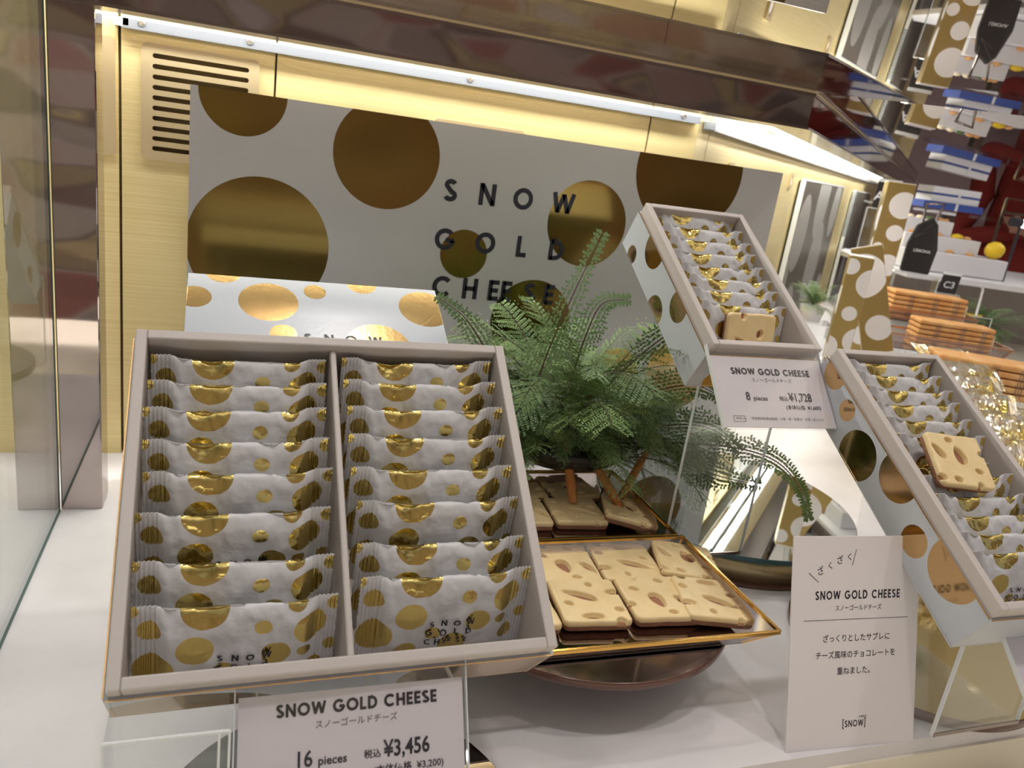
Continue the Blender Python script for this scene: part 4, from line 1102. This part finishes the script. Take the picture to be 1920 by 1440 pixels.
sign((1.72, 1.53, .150), .045, .048, 'C3', 'small black sign with white characters standing behind the upper rusk tray', face2)
block('clear_riser', 'clear riser under the small black sign behind the rusks', (1.72, 1.535, 0), (.06, .04, .1495), face2)
sign((1.42, 1.50, .335), .050, .060, 'AW', 'black sign with white letters near the far end of the light strip', face)
sign((1.41, 1.455, .265), .040, .048, '7', 'lower black sign with a white mark near the tall gold column', face)
block('clear_riser', 'tall clear riser behind the tall gold column', (1.42, 1.50, 0), (.07, .03, .334), face)
# small ferns of the farther displays
def small_fern(c, n, s0, label, pot_=True):
    e = empty('small_fern', c); tag(e, label, 'plant'); r2 = random.Random(int(c[0]*1000))
    for k in range(n):
        o = bpy.data.objects.new('frond', FM[r2.choice((0, 1, 2, 3, 4, 5, 6, 7))]); COL.objects.link(o); o.parent = e
        a = r2.uniform(0, 2*PI)
        o.matrix_local = Matrix.Translation((0, 0, .03)) @ Matrix.Rotation(a, 4, 'Z') @ Matrix.Rotation(-r2.uniform(.1, 1.3), 4, 'X') @ Matrix.Scale(s0*r2.uniform(.7, 1), 4)
    MB().lathe([(.02, 0), (.026, .03), (.022, .032)], n=20).build('pot', M['white_pl'], e)
small_fern((1.12, 1.30, .10), 34, .50, 'small bright green fern left of the slim gold carton')
block('clear_riser', 'clear riser under the small bright green fern', (1.12, 1.30, 0), (.08, .08, .0995), face)
small_fern((1.53, 1.25, .09), 40, .75, 'dark green fern behind the rusk trays at the right')
block('clear_riser', 'clear riser under the dark green fern behind the rusks', (1.53, 1.25, 0), (.08, .08, .0895), face2)

# ------------------------------------------------------------------ neighbouring counter and shop beyond
nb = math.radians(-17)
e = empty('shop_counter', (2.25, 1.95, -.9), (0, 0, nb)); tag(e, 'greige neighbouring counter beyond the display case at the right', 'counter')
MB().box((.45, .09, .53), (1.45, .18, 1.06)).build('body', M['greige_wall'], e, .004)
MB().box((.40, -.10, 1.068), (1.60, .56, .016)).build('pale_top', M['white_pl'], e, .002)
def tier(nm, label, c, d, bits):
    e = empty(nm, c, (0, 0, nb)); tag(e, label, 'display tier')
    MB().box((0, 0, d[2]/2), d).build('white_box', M['white_pl'], e, .002)
    for (x, r, m) in bits:
        MB().lathe([(r*.9, 0), (r, r*.3), (r*.7, r*.6), (0.0001, r*.75)], (x, -d[1]*.25, d[2]), 12).build('topping', m, e)
tier('display_tier', 'lowest white tier dotted with orange sweets beneath the lemon', (1.985, 1.83, .178), (.30, .20, .055), [(-.12, .012, M['bread']), (-.06, .012, M['bread']), (.0, .012, M['bread']), (.06, .012, M['bread'])])
tier('display_tier', 'middle white tier with orange slices on it', (1.965, 1.86, .2335), (.23, .14, .042), [(-.08, .012, M['bread']), (.0, .014, M['bread']), (.06, .018, M['lemon']), (.09, .012, M['bread'])])
tier('display_tier', 'top white tier with pale sweets and greenery', (1.935, 1.88, .276), (.15, .09, .042), [(-.05, .012, M['cream']), (-.02, .012, M['cream']), (.01, .012, M['leaf']), (.04, .012, M['bread']), (.06, .010, M['bread'])])
o = MB().lathe([(0.0001, -.026), (.012, -.0235), (.022, -.014), (.0255, 0), (.022, .014), (.012, .0235), (.004, .028), (0.0001, .029)], n=24).build('lemon', M['lemon'])
o.location = (2.085, 1.735, .2585); o.rotation_euler = (.4, 1.3, 0); tag(o, 'whole yellow lemon resting on the lowest white tier', 'fruit')
# metal bars of the glass case beyond
e = empty('glass_counter_frame', (2.3, 2.02, .395), (0, 0, nb)); tag(e, 'polished horizontal rails of the glass counter beyond the tiers', 'rail')
MB().box((.42, -.33, -.028), (1.1, .006, .008)).build('rail_bar', M['bronze_edge'], e)
MB().box((.42, -.33, .012), (1.1, .008, .004)).build('rail_bar', M['bronze_edge'], e)
MB().box((-.13, -.33, -.10), (.006, .006, .22)).build('upright', M['bronze_edge'], e)
# blue trimmed boxes
for k, (x, y, z, w_, h_, m, lb) in enumerate(((2.20, 2.06, .3500, .20, .022, M['blue'], 'blue box lid at the bottom of the stack on the glass counter'),
        (2.21, 2.07, .3725, .16, .020, M['white_pl'], 'white box on the blue lid of the stack'), (2.21, 2.07, .3930, .16, .006, M['blue'], 'thin blue box between two white ones'),
        (2.21, 2.07, .3995, .16, .020, M['white_pl'], 'upper white box of the blue and white stack'))):
    e = empty('stacked_box', (x, y, z), (0, 0, nb)); tag(e, lb, 'box', 'blue and white boxes stacked on the far counter')
    MB().box((0, 0, h_/2), (w_, .10, h_)).build('carton', m, e, .001)
    MB().box((.01, -.051, h_/2), (.008, .001, h_)).build('ribbon', M['white_pl'], e)
e = empty('glass_shelf', (2.25, 2.08, .340), (0, 0, nb)); tag(e, 'glass shelf carrying the blue and white boxes', 'shelf')
MB().box((0, 0, 0), (.5, .2, .008)).build('shelf_plate', M['acrylic'], e); MB().box((0, 0, -.088), (.03, .03, .168)).build('bracket', M['bronze_edge'], e)
# glowing counter lamp
e = empty('counter_lamp', (2.11, 1.70, .175), (0, 0, nb)); tag(e, 'slim white lamp bar glowing at the right edge above the lemon', 'lamp')
MB().tube([(.0, 0, .170), (.16, 0, .158)], .012, 12).build('lamp_tube', M['led'], e)
MB().tube([(-.03, 0, .171), (.0, 0, .1705)], .013, 12).build('lamp_cap', M['ink'], e)
MB().tube([(.0, 0, 0), (.0, 0, .17)], .004, 8).build('stem', M['ink'], e)
# shopper in red, seated beyond the counter (only torso and hand show)
def skin_body(nm, joints, edges_, radii, m, parent=None, sub=2):
    me = bpy.data.meshes.new(nm); me.from_pydata(joints, edges_, []); o = link(nm, me, m, parent)
    sk = o.modifiers.new('skin', 'SKIN')
    for i, r in enumerate(radii): me.skin_vertices[0].data[i].radius = (r if isinstance(r, tuple) else (r, r))
    me.skin_vertices[0].data[0].use_root = True
    s = o.modifiers.new('sub', 'SUBSURF'); s.levels = sub; s.render_levels = sub
    return o
pe = empty('person', (3.25, 2.62, -.9), (0, 0, math.radians(-42))); tag(pe, 'person in a dark red top with folded arms beyond the far counter', 'person')
skin_body('body', [(0, 0, .92), (0, 0, 1.12), (0, 0, 1.32), (0, 0, 1.45), (0, 0, 1.54), (0, -.01, 1.68), (-.17, 0, 1.38), (-.24, -.03, 1.14), (-.02, -.16, 1.20), (.06, -.17, 1.21), (.17, 0, 1.38), (.24, -.03, 1.14), (.02, -.19, 1.22), (-.10, -.19, 1.23),
      (-.09, 0, .85), (-.10, 0, .48), (-.10, 0, .05), (-.10, -.12, .03), (.09, 0, .85), (.10, 0, .48), (.10, 0, .05), (.10, -.12, .03)],
     [(0, 1), (1, 2), (2, 3), (3, 4), (4, 5), (3, 6), (6, 7), (7, 8), (8, 9), (3, 10), (10, 11), (11, 12), (12, 13), (0, 14), (14, 15), (15, 16), (16, 17), (0, 18), (18, 19), (19, 20), (20, 21)],
     [(.15, .11), (.14, .10), (.16, .11), (.10, .08), .05, (.075, .095), .06, .045, .032, .03, .06, .045, .032, .03, .08, .055, .04, .03, .08, .055, .04, .03], M['red'], pe)
hd = MB().lathe([(0.0001, -.115), (.045, -.105), (.068, -.06), (.076, 0), (.072, .05), (.05, .095), (0.0001, .115)], (0, -.015, 1.69), 24).build('head', M['skin'], pe)
MB().lathe([(.080, -.02), (.082, .03), (.06, .10), (0.0001, .125)], (0, .0, 1.70), 24).build('hair', M['black'], pe)
for s_ in (-1, 1):
    hx = .10*s_; hb = Vector((hx*.9, -.205, 1.22))
    js = [hb, hb+Vector((-.05*s_, -.005, .0))]; ed = [(0, 1)]; rd = [.026, (.036, .02)]
    for q in range(4):
        i = len(js); a = hb+Vector((-.075*s_, -.006, .024-.016*q)); js += [a, a+Vector((-.025*s_, -.006, -.002)), a+Vector((-.042*s_+.004*q*s_, .004, -.006))]; ed += [(1, i), (i, i+1), (i+1, i+2)]; rd += [.0095, .009, .008]
    i = len(js); a = hb+Vector((-.02*s_, -.022, .03)); js += [a, a+Vector((-.025*s_, -.008, .012))]; ed += [(0, i), (i, i+1)]; rd += [.011, .009]
    skin_body('hand', [tuple(j) for j in js], ed, rd, M['skin'], pe, 1)
# shop behind: dark shelves and floor, then an added wall for reflections
e = MB().box((1.5, 1.2, -.905), (9, 8, .01)).build('floor', M['greige_wall']); tag(e, kind='structure')
e = MB().box((3.2, 3.9, .6), (4.5, .05, 3.0), Matrix.Rotation(math.radians(-32), 3, 'Z')).build('wall_far', M['maroon']); tag(e, kind='structure')
m = mat('reflection_blotches', (.2, .15, .13), .8); nt = m.node_tree; N = nt.nodes; L = nt.links  # invented colour patches for the bronze to reflect
tc = N.new('ShaderNodeTexCoord'); mp = N.new('ShaderNodeMapping'); mp.inputs['Scale'].default_value = (2.2, 1, 5.0); vo = N.new('ShaderNodeTexVoronoi'); vo.feature = 'SMOOTH_F1'
vo.inputs['Scale'].default_value = 1.6; vo.inputs['Smoothness'].default_value = .35; rp = N.new('ShaderNodeValToRGB'); el = rp.color_ramp.elements
el[0].color = (.05, .03, .03, 1); el[1].color = (.55, .50, .46, 1)
for ps, c in ((.25, (.22, .09, .07, 1)), (.42, (.30, .26, .22, 1)), (.55, (.10, .07, .06, 1)), (.7, (.34, .28, .14, 1)), (.82, (.16, .13, .13, 1))): q = el.new(ps); q.color = c
L.new(tc.outputs['Object'], mp.inputs[0]); L.new(mp.outputs[0], vo.inputs['Vector']); L.new(vo.outputs['Color'], rp.inputs[0]); L.new(rp.outputs[0], bsdf(m).inputs['Base Color'])
e = MB().box((.6, -2.2, .35), (7, .05, 2.5)).build('reflection_wall', m); tag(e, kind='structure')  # unseen wall behind the camera, added for beam and post to mirror
